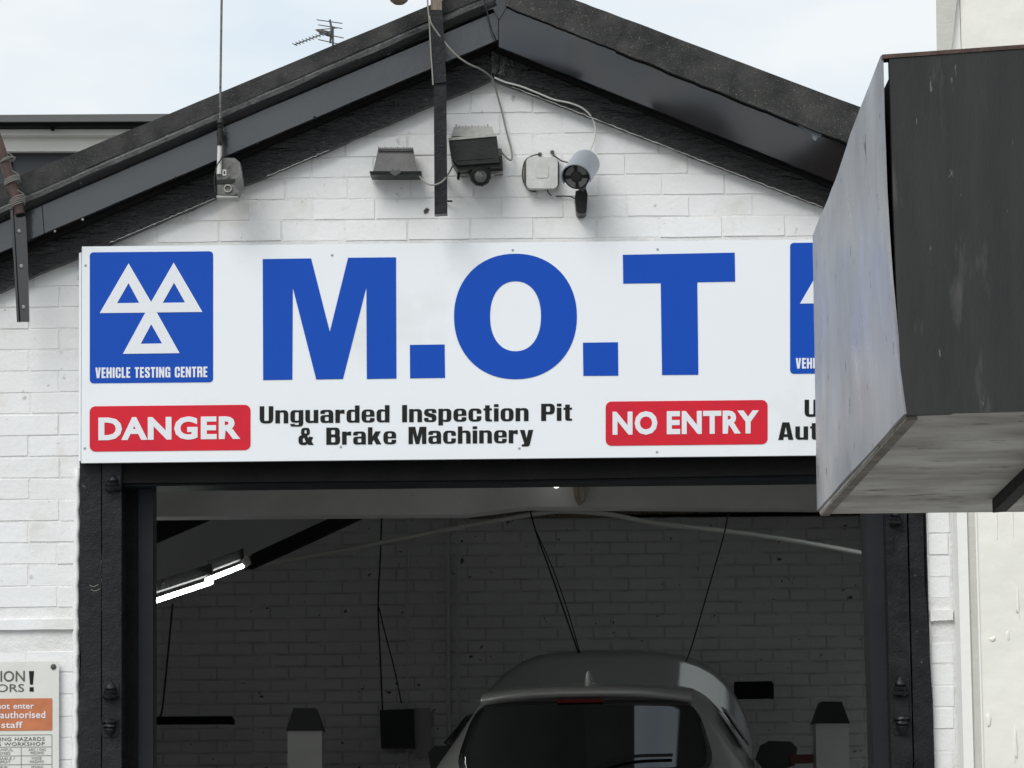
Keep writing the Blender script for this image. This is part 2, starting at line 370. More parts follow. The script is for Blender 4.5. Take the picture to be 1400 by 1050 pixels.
CP, BP = 0.0763, 0.2245                        # course and brick pitch
z0 = P(850, 211, 0).z; x0 = P(730, 170, 0).x
full = [brick_mesh(BP - 0.005, CP - 0.0045, 0.0022, k, 0.0018, 0.0024) for k in range(10)]
def part_brick(L, k): return brick_mesh(L, CP - 0.0045, 0.0022, k, 0.0018, 0.0024)
low_l = [P(0, 398, 0), P(670, 110, 0)]; low_r = [P(690, 110, 0), P(1120, 279, 0)]
def edge_z(x):                                   # lower edge of the inner boards
    a, b = low_l if x < low_l[1].x else low_r
    return a.z + (b.z - a.z) * (x - a.x) / (b.x - a.x)
s_l, s_r = P(112, 400, 0).x, P(1265, 400, 0).x
s_t, s_b = P(690, 331, 0).z, P(690, 628, 0).z
rnd = random.Random(3)
zband_t, zband_b = P(50, 848, 0).z, P(50, 862, 0).z
def wall_bricks(xa, xb, za, zb, parity=0):
    r0 = math.floor((za - z0) / CP); r1 = math.ceil((zb - z0) / CP)
    for r in range(r0, r1):
        zc = z0 + (r + 0.5) * CP
        if zc - CP / 2 < za - 0.01 or zc + CP / 2 > zb + 0.3: continue
        if zband_b - CP * 0.5 < zc < zband_t + CP * 0.5: continue
        off = x0 + (0.10 if (r + parity) % 2 else 0.0) + rnd.uniform(-0.008, 0.008)
        k0 = math.floor((xa - off) / BP) - 1
        for k in range(k0, k0 + 40):
            a = off + k * BP + 0.0025; b = a + BP - 0.005
            a2 = max(a, xa); b2 = min(b, xb)
            if b2 - a2 < 0.035: continue
            xc = (a2 + b2) / 2
            if min(zc - edge_z(a2), zc - edge_z(b2)) > 0.06: continue
            if a2 > s_l + 0.02 and b2 < s_r - 0.02 and s_b + 0.03 < zc + CP / 2 < s_t + 0.02: continue
            if jl < xc < jr and zc < zt: continue
            me = full[rnd.randrange(10)] if b2 - a2 > BP - 0.0055 else part_brick(b2 - a2, rnd.randrange(99))
            o = link('brick', me, front, (xc, rnd.uniform(-0.0020, 0.0015), zc + rnd.uniform(-0.0016, 0.0016)))
            o.rotation_euler = (R(rnd.uniform(-0.8, 0.8)), R(rnd.uniform(-0.35, 0.35)), R(rnd.uniform(-0.25, 0.25)))
zlow = P(50, 1075, 0).z
wall_bricks(P(-60, 500, 0).x, jl - 0.002, zlow, 9)
wall_bricks(jl + 0.006, jr + 0.02, s_b, 9)
wall_bricks(jr + 0.004, XW - 0.002, zlow, P(1280, 600, 0).z)
# projecting paint-clogged string course either side of the doorway
for xa, xb in ((-2.8, jl - 0.001), (jr + 0.003, XW - 0.001)):
    bm = bmesh.new(); plank(bm, (xa, -0.016, zband_t), (xb, -0.016, zband_t + 0.002), (xb, -0.016, zband_b + 0.002), (xa, -0.016, zband_b), (0, 0.03, 0), 24, 0.002, xa)
    finish('string_course', bm, M['white_wall'], front, smooth=False)
# vertical white paint arris beside the door jamb
bm = bmesh.new(); a = P(108, 640, -.02); b = P(108, 1100, -.02)
tube(bm, [a + Vector((0.006 * 0 - 0.006 + 0.003 * math.sin(i * 2.1) - 0.002, 0.012, (b.z - a.z) * i / 40)) for i in range(41)], 0.012, 6, False)
finish('paint_edge', bm, M['white_wall'], front, smooth=True)

# side walls, back wall, floor, roof
bm = bmesh.new(); box(bm, (-2.8, 0.225, 0), (-2.6, YB - 0.1, roof_z(-2.7) - 0.12)); finish('side_wall', bm, M['dirty_wall'], garage)
bm = bmesh.new(); box(bm, (2.5, 0.03, 0), (2.68, YB - 0.1, roof_z(2.6) - 0.12)); finish('side_wall', bm, M['dirty_wall'], garage)
bm = bmesh.new(); box(bm, (XW + 0.102, 0.02, 0), (2.498, 0.222, roof_z(2.5) - 0.12)); finish('wall_return', bm, M['dirty_wall'], garage)
YW = 9.5
bm = bmesh.new(); prism(bm, [(-2.598, YW, 0), (2.498, YW, 0), (2.498, YW, roof_z(2.5) - 0.11), (apex.x, YW, apex.z - 0.11), (-2.598, YW, roof_z(-2.6) - 0.11)], (0, 0.2, 0))
back = finish('back_wall', bm, M['dirty_joint'], garage, recenter=False)
ifull = [brick_mesh(0.217, 0.0665, 0.006, 40 + k, m=M['dirty_wall']) for k in range(6)]
zb0 = P(700, 1050, YW).z - 0.08; cells = []
for r in range(30):
    for k in range(24):
        x = -2.55 + (0.113 if r % 2 else 0) + k * 0.2255; z = zb0 + r * 0.0765
        if x > 2.42 or z > roof_z(x) - 0.16: continue
        cells.append((x, z))
cells.sort(key=lambda c: abs(c[0] - 0.0) * 0.4 + abs(c[1] - (zb0 + 0.9)))
rest = bmesh.new()
for i, (x, z) in enumerate(cells):
    me = ifull[rnd.randrange(6)]
    if i < 300:
        o = link('brick', me, back, (x, YW + rnd.uniform(-0.003, 0.001), z)); o.rotation_euler = (0, R(rnd.uniform(-.5, .5)), 0)
    else:
        n0 = len(rest.verts); rest.from_mesh(me); rest.verts.ensure_lookup_table()
        bmesh.ops.translate(rest, verts=rest.verts[n0:], vec=(x, YW, z))
tag(finish('brickwork', rest, M['dirty_wall'], back, smooth=True), kind='stuff')
bm = bmesh.new(); box(bm, (-2.598, 0.23, 0.004), (2.498, YW - 0.002, 0.03)); finish('workshop_floor', bm, M['floor'], garage)
y_0 = YV + 0.03; LIGHTS = ((0.62, 1.12, 3.0, 3.86), (1.5, 2.2, 6.0, 7.8))  # unseen rooflights, added to brighten the workshop and reflect in the car
for xa, xb, ya, yb in ((XL, apex.x, y_0, YB), (apex.x, .62, y_0, YB), (.62, 1.12, y_0, 3.0), (.62, 1.12, 3.86, YB), (1.12, 1.5, y_0, YB), (1.5, 2.2, y_0, 6.0), (1.5, 2.2, 7.8, YB), (2.2, XR, y_0, YB)):
    for nm_, t0, t1, mm in (('roof', -0.012, -0.097, M['ceiling']), ('roof_felt', 0.002, -0.0115, M['felt'])):
        yy = ya - 0.02 if (nm_ == 'roof_felt' and ya == y_0) else ya
        bm = bmesh.new()
        prism(bm, [(xa, yy, roof_z(xa) + t0), (xb, yy, roof_z(xb) + t0), (xb, yy, roof_z(xb) + t1), (xa, yy, roof_z(xa) + t1)], (0, yb - yy, 0))
        finish(nm_, bm, mm, garage)
gm = bpy.data.materials.new('added_rooflight_glass'); gm.use_nodes = True; gn = gm.node_tree.nodes; gl_ = gm.node_tree.links
tr = gn.new('ShaderNodeBsdfTransparent'); tr.inputs[0].default_value = (0.8, 0.83, 0.84, 1); gs = gn.new('ShaderNodeBsdfGlossy'); gs.inputs['Roughness'].default_value = 0.1
mm_ = gn.new('ShaderNodeMixShader'); mm_.inputs[0].default_value = 0.08; gl_.new(tr.outputs[0], mm_.inputs[1]); gl_.new(gs.outputs[0], mm_.inputs[2]); gl_.new(mm_.outputs[0], gn['Material Output'].inputs[0])
for RX0, RX1, RY0, RY1 in LIGHTS:
    bm = bmesh.new(); prism(bm, [(RX0 - .05, RY0 - .05, roof_z(RX0 - .05) + .01), (RX1 + .05, RY0 - .05, roof_z(RX1 + .05) + .01), (RX1 + .05, RY0 - .05, roof_z(RX1 + .05) + .018), (RX0 - .05, RY0 - .05, roof_z(RX0 - .05) + .018)], (0, RY1 - RY0 + .1, 0))
    finish('added_rooflight', bm, gm, garage)

# verge layers, each built between two pixel lines on its own plane
def band(name, tl, tr, bl, br, Yf, Yb, m, label=None, amp=0.004, seed=0, bev=0.003, n=50):
    bm = bmesh.new(); plank(bm, P(*tl, Yf), P(*tr, Yf), P(*br, Yf), P(*bl, Yf), (0, Yb - Yf, 0), n, amp, seed)
    o = finish(name, bm, m, garage, bevel=0)
    if label: tag(o, label)
    return o
def ext(p, q, x):                                # extend line p-q to pixel x
    return (x, p[1] + (q[1] - p[1]) * (x - p[0]) / (q[0] - p[0]))
XA, XZ = -230, 1292
LT = ((0, 252), (585, 9)); LB = ((50, 261), (585, 29))
band('felt_drip', ext(*LT, XA), (691, -36), ext(*LB, XA), ext(*LB, 691), YV, YV + 0.03, M['felt'], 'felt drip on the left verge', 0.006, 1)
# left rounded verge roll with a pale strip painting the light along its top
RB = ((50, 282), (350, 155))
mid0 = ext((0, 293), (585, 41), XA); mid1 = ext((0, 293), (585, 41), 676)
bm = bmesh.new()
A = P(*mid0, YV + 0.02); B = P(*mid1, YV + 0.02)
tube(bm, [A.lerp(B, i / 40) + Vector((0, 0.003 * noise.noise(Vector((i * .9, 2, 2))), 0.002 * noise.noise(Vector((i * .7, 0, 3))))) for i in range(41)], 0.031, 12, False)
tag(finish('verge_roll', bm, M['roll_black'], garage, smooth=True), 'black rounded roll along the left verge')
bm = bmesh.new(); A = P(*ext((50, 264), (585, 33), XA), YV - 0.012); B = P(*ext((50, 264), (585, 33), 678), YV - 0.012)
plank(bm, A, B, B - Vector((0, 0, .016)), A - Vector((0, 0, .016)), (0, 0.03, 0), 80, 0.005, 4)
finish('roll_top_light', bm, M['roll_light'], garage)
FL = ((0, 303), (585, 55)); FB = ((0, 345), (585, 94))
JX = 110                                          # butt joint in the left fascia
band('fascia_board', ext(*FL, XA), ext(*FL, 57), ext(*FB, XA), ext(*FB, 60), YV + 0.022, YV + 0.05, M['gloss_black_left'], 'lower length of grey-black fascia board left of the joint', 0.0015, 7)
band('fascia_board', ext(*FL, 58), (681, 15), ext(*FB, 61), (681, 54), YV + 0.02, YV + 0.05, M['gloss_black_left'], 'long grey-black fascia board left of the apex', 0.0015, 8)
band('shadow_strip', ext((0, 344), (585, 92), XA), ext((0, 344), (585, 92), 676), ext((0, 356), (585, 104), XA), ext((0, 356), (585, 104), 676), YV + 0.06, YV + 0.11, M['beam_black'])  # black strip standing in for the shadow line below the left fascia
IB = ((0, 398), (585, 147))
band('inner_board', ext((0, 352), (585, 98), XA), ext((0, 352), (585, 98), 671), ext(*IB, XA), (671, 109), -0.045, -0.008, M['rough_black_l'], 'rough black timber under the left fascia', 0.005, 3, n=90)
# right side
RT = ((787, 0), (1050, 99)); RFB = ((700, 11), (1050, 152)); RSB = ((700, 71), (1050, 212)); RIB = ((700, 117), (1050, 253))
SX = 850
band('felt_drip', (691, -36), ext(*RT, SX + 10), (691, 8), ext(*RFB, SX - 6), YV - 0.004, YV + 0.03, M['felt'], 'mineral felt strip from apex to the lap joint', 0.004, 11)
band('felt_drip', ext(*RT, SX + 8), ext(*RT, XZ), ext(*RFB, SX - 8), ext(*RFB, XZ), YV - 0.012, YV + 0.03, M['felt'], 'mineral felt strip right of the lap joint', 0.004, 12)
bm = bmesh.new()
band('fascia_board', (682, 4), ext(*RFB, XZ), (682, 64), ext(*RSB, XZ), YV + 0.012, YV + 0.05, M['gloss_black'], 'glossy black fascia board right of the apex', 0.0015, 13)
bm.free()
band('shadow_strip', (678, 62), ext((700, 70), (1050, 211), XZ), (678, 69), ext((700, 77), (1050, 219), XZ), YV + 0.06, YV + 0.11, M['beam_black'])  # same painted shadow line under the right fascia
band('inner_board', (673, 62), ext((700, 73), (1050, 214), XZ), (673, 108), ext(*RIB, XZ), -0.045, -0.008, M['rough_black_r'], 'rough black timber under the right fascia', 0.005, 14, n=90)
px_prism('paint_flake', [(1088, 168), (1098, 170), (1108, 176), (1124, 181), (1123, 187), (1118, 188), (1115, 193), (1111, 190), (1110, 184), (1098, 178)], YV + 0.010, YV + 0.0125, M['flake'], garage)
# metal plate and nails at the apex
br = px_prism('ridge_bracket', [(672, 66), (701, 76), (703, 92), (690, 88), (690, 104), (672, 100)], -0.052, -0.042, M['rough_black'], garage, bevel=0.002)
for x, y in ((679, 84), (687, 78), (695, 86)):
    lathe_obj('nail_head', P(x, y, -0.052), P(x, y, -0.058), [(0, .005), (.7, .005), (1, .003)], M['roll_black'], br, 8)
px_prism('apex_block', [(657, 0), (692, -4), (692, 10), (683, 26), (679, 20), (674, 12), (657, 16)], YV + 0.0, YV + 0.018, M['gloss_black'], garage, bevel=0.002)
# thin pale bead of sealant under the boards
def bead(p, q, n, r, m, seed):
    A = P(*p, -0.047); B = P(*q, -0.047); bm = bmesh.new()
    tube(bm, [A.lerp(B, i / n) + Vector((0, 0, 0.004 * noise.noise(Vector((i * .45, seed, 0))))) for i in range(n + 1)],
         lambda t: r * (0.5 + max(0, 0.5 + 1.2 * noise.noise(Vector((t * 25, seed, 4))))), 6, False)
    finish('sealant_bead', bm, m, garage, smooth=True)
bead((150, 332), (294, 271), 70, 0.0011, M['plastic_white'], 1)
bead((365, 241), (450, 205), 50, 0.0011, M['plastic_white'], 5)
bead((700, 118.5), (1125, 283.5), 120, 0.0012, M['plastic_white'], 2)

# black jambs, posts, header, recess frames
px_prism('door_jamb', [(109, 630), (138, 630), (138, 1120), (110, 1120), (107, 1000), (111, 900), (107, 850), (110, 700)], -0.03, 0.21, M['jamb_black'], garage, bevel=0.003)
px_prism('door_jamb', [(1240, 618), (1259, 618), (1262, 700), (1264, 790), (1270, 870), (1275, 960), (1280, 1120), (1252, 1120)], -0.03, 0.21, M['jamb_black'], garage, bevel=0.003)
postL = px_prism('door_post', [(139.5, 630), (166, 630), (166, 1120), (139.5, 1120)], -0.036, 0.10, M['jamb_black'], garage, bevel=0.004)
postR = px_prism('door_post', [(1209, 620), (1237.5, 620), (1250, 1120), (1221, 1120)], -0.036, 0.10, M['jamb_black'], garage, bevel=0.004)
px_prism('inner_frame', [(167, 640), (187, 640), (187, 1120), (167, 1120)], 0.10, 0.21, M['beam_black'], garage, bevel=0.003)
px_prism('inner_frame', [(187.5, 650), (209, 650), (209, 1120), (187.5, 1120)], 0.13, 0.26, M['frame_dark'], garage, bevel=0.004)
px_prism('inner_frame', [(1182, 640), (1207, 640), (1220, 1120), (1197, 1120)], 0.06, 0.26, M['frame_dark'], garage, bevel=0.004)
hd = px_prism('header_beam', [(109, 626), (1264, 614), (1264, 646), (690, 656), (109, 661)], -0.025, 0.25, M['beam_black'], garage, bevel=0.004)
bm = bmesh.new(); A = P(166, 659, -0.02); B = P(1210, 648, -0.02)
box(bm, (A.x, 0.02, B.z - 0.012), (B.x, 0.2, B.z + 0.03)); finish('header_strip', bm, M['frame_dark'], garage)
def hinge(x, y, parent, s=1.0, flip=1):
    bm = bmesh.new(); a = P(x, y + 11 * flip * s, -0.05); b = P(x, y - 13 * flip * s, -0.05)
    lathe(bm, a, b, [(0, .018 * s), (.1, .026 * s), (.22, .027 * s), (.27, .018 * s), (.35, .021 * s), (.45, .023 * s), (.5, .014 * s), (.62, .019 * s), (.8, .013 * s), (1, .003)], 14)
    for v in bm.verts: v.co += Vector([0.0035 * noise.noise(v.co * 60 + Vector((k * 9, 0, 0))) for k in range(3)])
    prism(bm, pxpoly(rrect(x - 11 * s, y - 14 * s, x + 11 * s, y + 13 * s, 5), -0.042), (0, 0.008, 0))
    finish('hinge', bm, M['jamb_black'], parent, smooth=True, auto=40)
hinge(154, 661, postL); hinge(151, 945, postL, 1.05); hinge(150, 994, postL, 1.05, -1)
hinge(1224, 708, postR, 0.9); hinge(1231, 940, postR, 1.1); hinge(1233, 990, postR, 1.1, -1)
px_prism('hinge_strap', [(1222, 950), (1241, 950), (1243, 982), (1224, 982)], -0.046, -0.034, M['jamb_black'], postR, bevel=0.004)
for x, y in ((122, 800), (124, 806)):
    tube_obj('scratch', [P(x, y, -0.031), P(x + 6, y + 2, -0.031), P(x + 13, y - 1, -0.031)], 0.0012, M['cable_grey'], garage, 5)

for x, y in ((75, 316), (113, 300), (352, 196), (557, 35), (430, 160), (240, 243)):
    lathe_obj('nail_head', P(x, y, YV + 0.02), P(x, y, YV + 0.012), [(0, .004), (.6, .0045), (1, .002)], M['steel'] if x in (75, 113, 557) else M['roll_black'], garage, 8)
# interior: tie beam, purlins, rafters
tie = px_prism('tie_beam', [(150, 655), (1260, 640), (1260, 696), (720, 693), (640, 703), (150, 707)], 1.3, 1.45, M['beam_grey'], garage, bevel=0.004)
px_prism('ceiling_board', [(640, 690), (1300, 682), (1300, 703), (640, 708)], 9.2, 9.28, M['wood_old'], garage)
px_prism('rafter', [(330, 776), (345, 757), (460, 704), (500, 704), (428, 738), (344, 776)], 6.0, 6.12, M['beam_black'], garage)
px_prism('roof_panel', [(205, 700), (310, 700), (205, 745)], 6.3, 6.36, M['beam_black'], garage)
bm = bmesh.new()
prism(bm, [P(205, 744, 7.2), P(308, 704, 7.2), P(470, 704, 7.2), P(335, 765, 7.2), P(205, 812, 7.2)], (0, 0.05, 0)); finish('roof_lining', bm, M['ceiling'], garage)
tube_obj('ceiling_pipe', [P(x, y, 8.2) for x, y in ((180, 813), (340, 776), (480, 750), (600, 726), (700, 708), (735, 702), (770, 699), (830, 703), (900, 716), (1000, 727), (1100, 742), (1230, 766))], 0.015, M['offwhite'], garage, 8)
# pipes on the back wall, black line along its top
tube_obj('wall_conduit', [P(612, 690, 9.46), P(613, 900, 9.46), P(614, 1090, 9.46)], 0.012, M['dirty_wall'], back, 8, False)
tube_obj('wall_conduit', [P(626, 690, 9.46), P(626, 900, 9.46), P(627, 1090, 9.46)], 0.008, M['dirty_wall'], back, 8, False)
tube_obj('wall_conduit', [P(558, 690, 9.47), P(557, 900, 9.47), P(558, 1090, 9.47)], 0.007, M['dirty_wall'], back, 8, False)
px_prism('wall_top_line', [(826, 703.5), (870, 704), (930, 703), (990, 702), (1060, 700), (1190, 698), (1190, 703), (1060, 705), (990, 706), (930, 706), (870, 707)], 9.15, 9.19, M['black_void'], garage)

# ------------------------------------------------------------------ fonts
def text_bm(s, offset=0.0, spacing=1.0, wordsp=1.0):
    c = bpy.data.curves.new('t', 'FONT'); c.body = s; c.offset = offset; c.resolution_u = 3
    c.space_character = spacing; c.space_word = wordsp; c.extrude = 0.5; c.fill_mode = 'BOTH'
    o = bpy.data.objects.new('t', c); me = bpy.data.meshes.new_from_object(o)
    bm = bmesh.new(); bm.from_mesh(me); bpy.data.meshes.remove(me); bpy.data.objects.remove(o); bpy.data.curves.remove(c)
    return bm
CAPH = {}
def cap(offset):
    if offset not in CAPH:
        b = text_bm('E', offset); CAPH[offset] = (min(v.co.y for v in b.verts), max(v.co.y for v in b.verts)); b.free()
    return CAPH[offset]
def lettering(s, x0, x1, ytop, ybase, Y, m, parent, offset=0.0, spacing=1.0, wordsp=1.0, skew=0.0, th=0.0012, name='lettering'):
    """flat print: text fitted between pixel x0-x1, capital height ytop-ybase, on plane Y"""
    bm = text_bm(s, offset, spacing, wordsp); lo, hi = cap(offset)
    xa = min(v.co.x for v in bm.verts); xb = max(v.co.x for v in bm.verts)
    for v in bm.verts:
        x = x0 + (x1 - x0) * (v.co.x - xa) / (xb - xa); y = ybase - (v.co.y - lo) / (hi - lo) * (ybase - ytop) - skew * (x - x0)
        front = v.co.z > 0
        p = P(x, y, Y); v.co = p + Vector((0, -th if front else 0, 0))
    if name == 'letter':                          # each letter a piece of its own
        bmesh.ops.remove_doubles(bm, verts=bm.verts, dist=1e-6); todo = set(bm.verts); out_ = []
        while todo:
            st = [todo.pop()]; isl = set(st)
            while st:
                for e in st.pop().link_edges:
                    for q in e.verts:
                        if q in todo: todo.discard(q); isl.add(q); st.append(q)
            out_.append(isl)
        for isl in out_:
            nb_ = bmesh.new(); mp_ = {v: nb_.verts.new(v.co) for v in isl}
            for f in bm.faces:
                if f.verts[0] in isl: nb_.faces.new([mp_[v] for v in f.verts])
            finish('letter', nb_, m, parent)
        bm.free(); return None
    return finish(name, bm, m, parent)

# heavy grotesque drawn letter by letter: outline corners (x, y, rounding), capital height 1
XH = 0.76; SW = 0.27; WW = 0.76
def rct(a, b, c, d, r=0.05): return [(a, b, r), (c, b, r), (c, d, r), (a, d, r)]
def gl_comb(w, s_, bars):   # E, F like combs
    pts = [(0, 0)]; pts += [(w, 0)]
    for lo_, hi_ in bars: pts += [(w, lo_), (w, hi_)] if lo_ else [(w, hi_)]
    return pts
GL = {
 'U': (.80, [[(0, 1), (SW, 1), (SW, .15, .05), (.80 - SW, .15, .05), (.80 - SW, 1), (.80, 1), (.80, 0, .26), (0, 0, .26)]]),
 'n': (WW, [[(0, 0), (SW, 0), (SW, XH - .13, .03), (WW - SW, XH - .13, .05), (WW - SW, 0), (WW, 0), (WW, XH, .22), (SW + .06, XH, .1), (SW, XH - .04), (SW, XH), (0, XH)]]),
 'u': (WW, [[(0, XH), (SW, XH), (SW, .13, .05), (WW - SW, .13, .03), (WW - SW, XH), (WW, XH), (WW, 0), (WW - SW, 0), (WW - SW, .04), (WW - SW - .06, 0, .1), (0, 0, .22)]]),
 'h': (WW, [[(0, 0), (SW, 0), (SW, XH - .13, .03), (WW - SW, XH - .13, .05), (WW - SW, 0), (WW, 0), (WW, XH, .22), (SW + .06, XH, .1), (SW, XH - .04), (SW, 1), (0, 1)]]),
 'r': (.54, [[(0, 0), (SW, 0), (SW, XH - .20, .08), (.54, XH - .24), (.54, XH), (SW + .08, XH, .1), (SW, XH - .07), (SW, XH), (0, XH)]]),
 'o': (WW, [[(0, 0, .26), (WW, 0, .26), (WW, XH, .26), (0, XH, .26)], rct(SW, .12, WW - SW, XH - .12, .08)]),
 'a': (WW, [[(0, XH, .22), (WW, XH, .22), (WW, 0), (WW - SW, 0), (WW - SW, .05), (WW - SW - .05, 0, .05), (0, 0, .18), (0, .44, .14), (WW - SW, .47), (WW - SW, XH - .12, .04), (SW, XH - .12, .04), (SW, .53), (0, .53)], rct(SW, .12, WW - SW, .36)]),
 'e': (WW, [[(0, XH, .26), (WW, XH, .26), (WW, .34), (SW, .34), (SW, .12, .05), (WW - SW, .12, .05), (WW - SW, .26), (WW, .26), (WW, 0, .24), (0, 0, .26)], rct(SW, .44, WW - SW, XH - .11)]),
 'c': (WW, [[(0, XH, .26), (WW, XH, .26), (WW, .46), (WW - SW, .46), (WW - SW, XH - .12, .05), (SW, XH - .12, .05), (SW, .12, .05), (WW - SW, .12, .05), (WW - SW, .31), (WW, .31), (WW, 0, .26), (0, 0, .26)]]),
 'd': (WW, [[(WW, 1), (WW - SW, 1), (WW - SW, XH - .04), (WW - SW - .06, XH, .08), (0, XH, .22), (0, 0, .22), (WW - SW - .06, 0, .08), (WW - SW, .04), (WW - SW, 0), (WW, 0)], rct(SW, .12, WW - SW, XH - .12)]),
 'p': (WW, [[(0, -.2), (SW, -.2), (SW, .04), (SW + .06, 0, .08), (WW, 0, .22), (WW, XH, .22), (SW + .06, XH, .08), (SW, XH - .04), (SW, XH), (0, XH)], rct(SW, .12, WW - SW, XH - .12)]),
 'g': (WW, [[(WW - SW, XH), (WW, XH), (WW, -.2, .2), (0, -.2, .16), (0, -.04), (SW, -.04), (SW, -.1), (WW - SW, -.1, .02), (WW - SW, .06), (WW - SW - .06, .03, .06), (0, .03, .2), (0, XH, .22), (WW - SW - .06, XH, .08), (WW - SW, XH - .04)], rct(SW, .15, WW - SW, XH - .12)]),
 'B': (.82, [[(0, 0), (.82, 0, .22), (.82, .50, .1), (.76, .52), (.80, .56, .04), (.80, 1, .2), (0, 1)], rct(.29, .14, .53, .44), rct(.29, .60, .52, .86)]),
 'P': (.80, [[(0, 0), (.29, 0), (.29, .38), (.80, .38, .24), (.80, 1, .24), (0, 1)], rct(.29, .53, .52, .85)]),
 'I': (.29, [[(0, 0), (.29, 0), (.29, 1), (0, 1)]]),
 'i': (SW, [[(0, 0), (SW, 0), (SW, XH), (0, XH)], [(0, .84), (SW, .84), (SW, 1), (0, 1)]]),
 'l': (SW, [[(0, 0), (SW, 0), (SW, 1), (0, 1)]]),
 't': (.50, [[(.1, .94), (.1 + SW, .94), (.1 + SW, XH), (.5, XH), (.5, XH - .12), (.1 + SW, XH - .12), (.1 + SW, .12, .03), (.5, .12), (.5, 0), (.1, 0, .14), (.1, XH - .12), (0, XH - .12), (0, XH), (.1, XH)]]),
 'k': (.80, [[(0, 0), (0, 1), (SW, 1), (SW, .46), (.44, XH), (.77, XH), (.57, .41), (.80, 0), (.49, 0), (.35, .27), (SW, .16), (SW, 0)]]),
 's': (.72, [[(0, XH, .2), (.72, XH, .2), (.72, .52), (.46, .52), (.46, .65, .03), (.26, .65, .03), (.26, .54, .04), (.72, .42, .14), (.72, 0, .2), (0, 0, .2), (0, .24), (.26, .24), (.26, .11, .03), (.46, .11, .03), (.46, .25, .04), (0, .38, .14)]]),
 'y': (.80, [[(0, XH), (.29, XH), (.40, .28), (.51, XH), (.80, XH), (.60, -.08, .05), (.54, -.2, .08), (.12, -.2), (.12, -.07), (.25, -.07), (.25, .02)]]),
 'M': (1.06, [[(0, 0), (0, 1), (.40, 1), (.53, .42), (.66, 1), (1.06, 1), (1.06, 0), (.80, 0), (.80, .64), (.64, 0), (.42, 0), (.26, .64), (.26, 0)]]),
 'A': (.90, [[(0, 0), (.24, 1), (.66, 1), (.90, 0), (.60, 0), (.57, .17), (.33, .17), (.30, 0)], [(.36, .32), (.54, .32), (.45, .76)]]),
 '&': (.92, [[(.17, 1, .16), (.68, 1, .16), (.68, .62, .08), (.52, .54), (.60, .40), (.64, .50), (.88, .45), (.78, .22), (.92, 0), (.60, 0), (.54, .07), (.44, 0, .06), (0, 0, .22), (0, .50, .12), (.18, .57), (.15, .68, .05)], rct(.36, .67, .49, .87, .04), [(.26, .15, .04), (.44, .17), (.34, .42), (.26, .38, .03)]]),
 'V': (.74, [[(0, 1), (.28, 1), (.37, .34), (.46, 1), (.74, 1), (.54, 0), (.20, 0)]]),
 'E': (.56, [[(0, 0), (.56, 0), (.56, .17), (.27, .17), (.27, .42), (.52, .42), (.52, .59), (.27, .59), (.27, .83), (.56, .83), (.56, 1), (0, 1)]]),
 'H': (.74, [[(0, 0), (.27, 0), (.27, .40), (.47, .40), (.47, 0), (.74, 0), (.74, 1), (.47, 1), (.47, .60), (.27, .60), (.27, 1), (0, 1)]]),
 'C': (.72, [[(0, 1, .22), (.72, 1, .22), (.72, .60), (.45, .60), (.45, .85, .05), (.27, .85, .05), (.27, .15, .05), (.45, .15, .05), (.45, .42), (.72, .42), (.72, 0, .22), (0, 0, .22)]]),
 'G': (.72, [[(0, 1, .22), (.72, 1, .22), (.72, .64), (.45, .64), (.45, .85, .05), (.27, .85, .05), (.27, .15, .05), (.45, .15, .05), (.45, .36), (.38, .36), (.38, .52), (.72, .52), (.72, 0), (.54, 0), (.50, .06), (.42, 0, .05), (0, 0, .22)]]),
 'L': (.52, [[(0, 0), (.52, 0), (.52, .17), (.27, .17), (.27, 1), (0, 1)]]),
 'T': (.62, [[(.175, 0), (.445, 0), (.445, .83), (.62, .83), (.62, 1), (0, 1), (0, .83), (.175, .83)]]),
 'S': (.70, [[(0, 1, .2), (.70, 1, .2), (.70, .68), (.43, .68), (.43, .86, .04), (.27, .86, .04), (.27, .70, .05), (.70, .46, .12), (.70, 0, .2), (0, 0, .2), (0, .34), (.27, .34), (.27, .14, .04), (.43, .14, .04), (.43, .34, .05), (0, .58, .14)]]),
 'N': (.74, [[(0, 0), (.25, 0), (.25, .52), (.49, 0), (.74, 0), (.74, 1), (.49, 1), (.49, .50), (.25, 1), (0, 1)]]),
 'R': (.74, [[(0, 0), (.27, 0), (.27, .44), (.47, .40, .04), (.47, 0), (.74, 0), (.74, .44, .1), (.68, .50), (.74, .58, .06), (.74, 1, .2), (0, 1)], rct(.27, .60, .46, .85)]),
}
def round_loop(pts):
    res = []; n = len(pts)
    for i, p in enumerate(pts):
        r = p[2] if len(p) > 2 else 0; c_ = Vector(p[:2])
        if r <= 0: res.append(c_); continue
        a_ = Vector(pts[i - 1][:2]) - c_; b_ = Vector(pts[(i + 1) % n][:2]) - c_
        ra = min(r, a_.length * .5); rb = min(r, b_.length * .5)
        A_ = c_ + a_.normalized() * ra; B_ = c_ + b_.normalized() * rb
        for k in range(5):
            t = k / 4; m1 = A_.lerp(c_, t * .56 + 0); 
            res.append((1 - t) ** 2 * A_ + 2 * t * (1 - t) * (c_ * 0.86 + (A_ + B_) * 0.07) + t * t * B_)
    return res
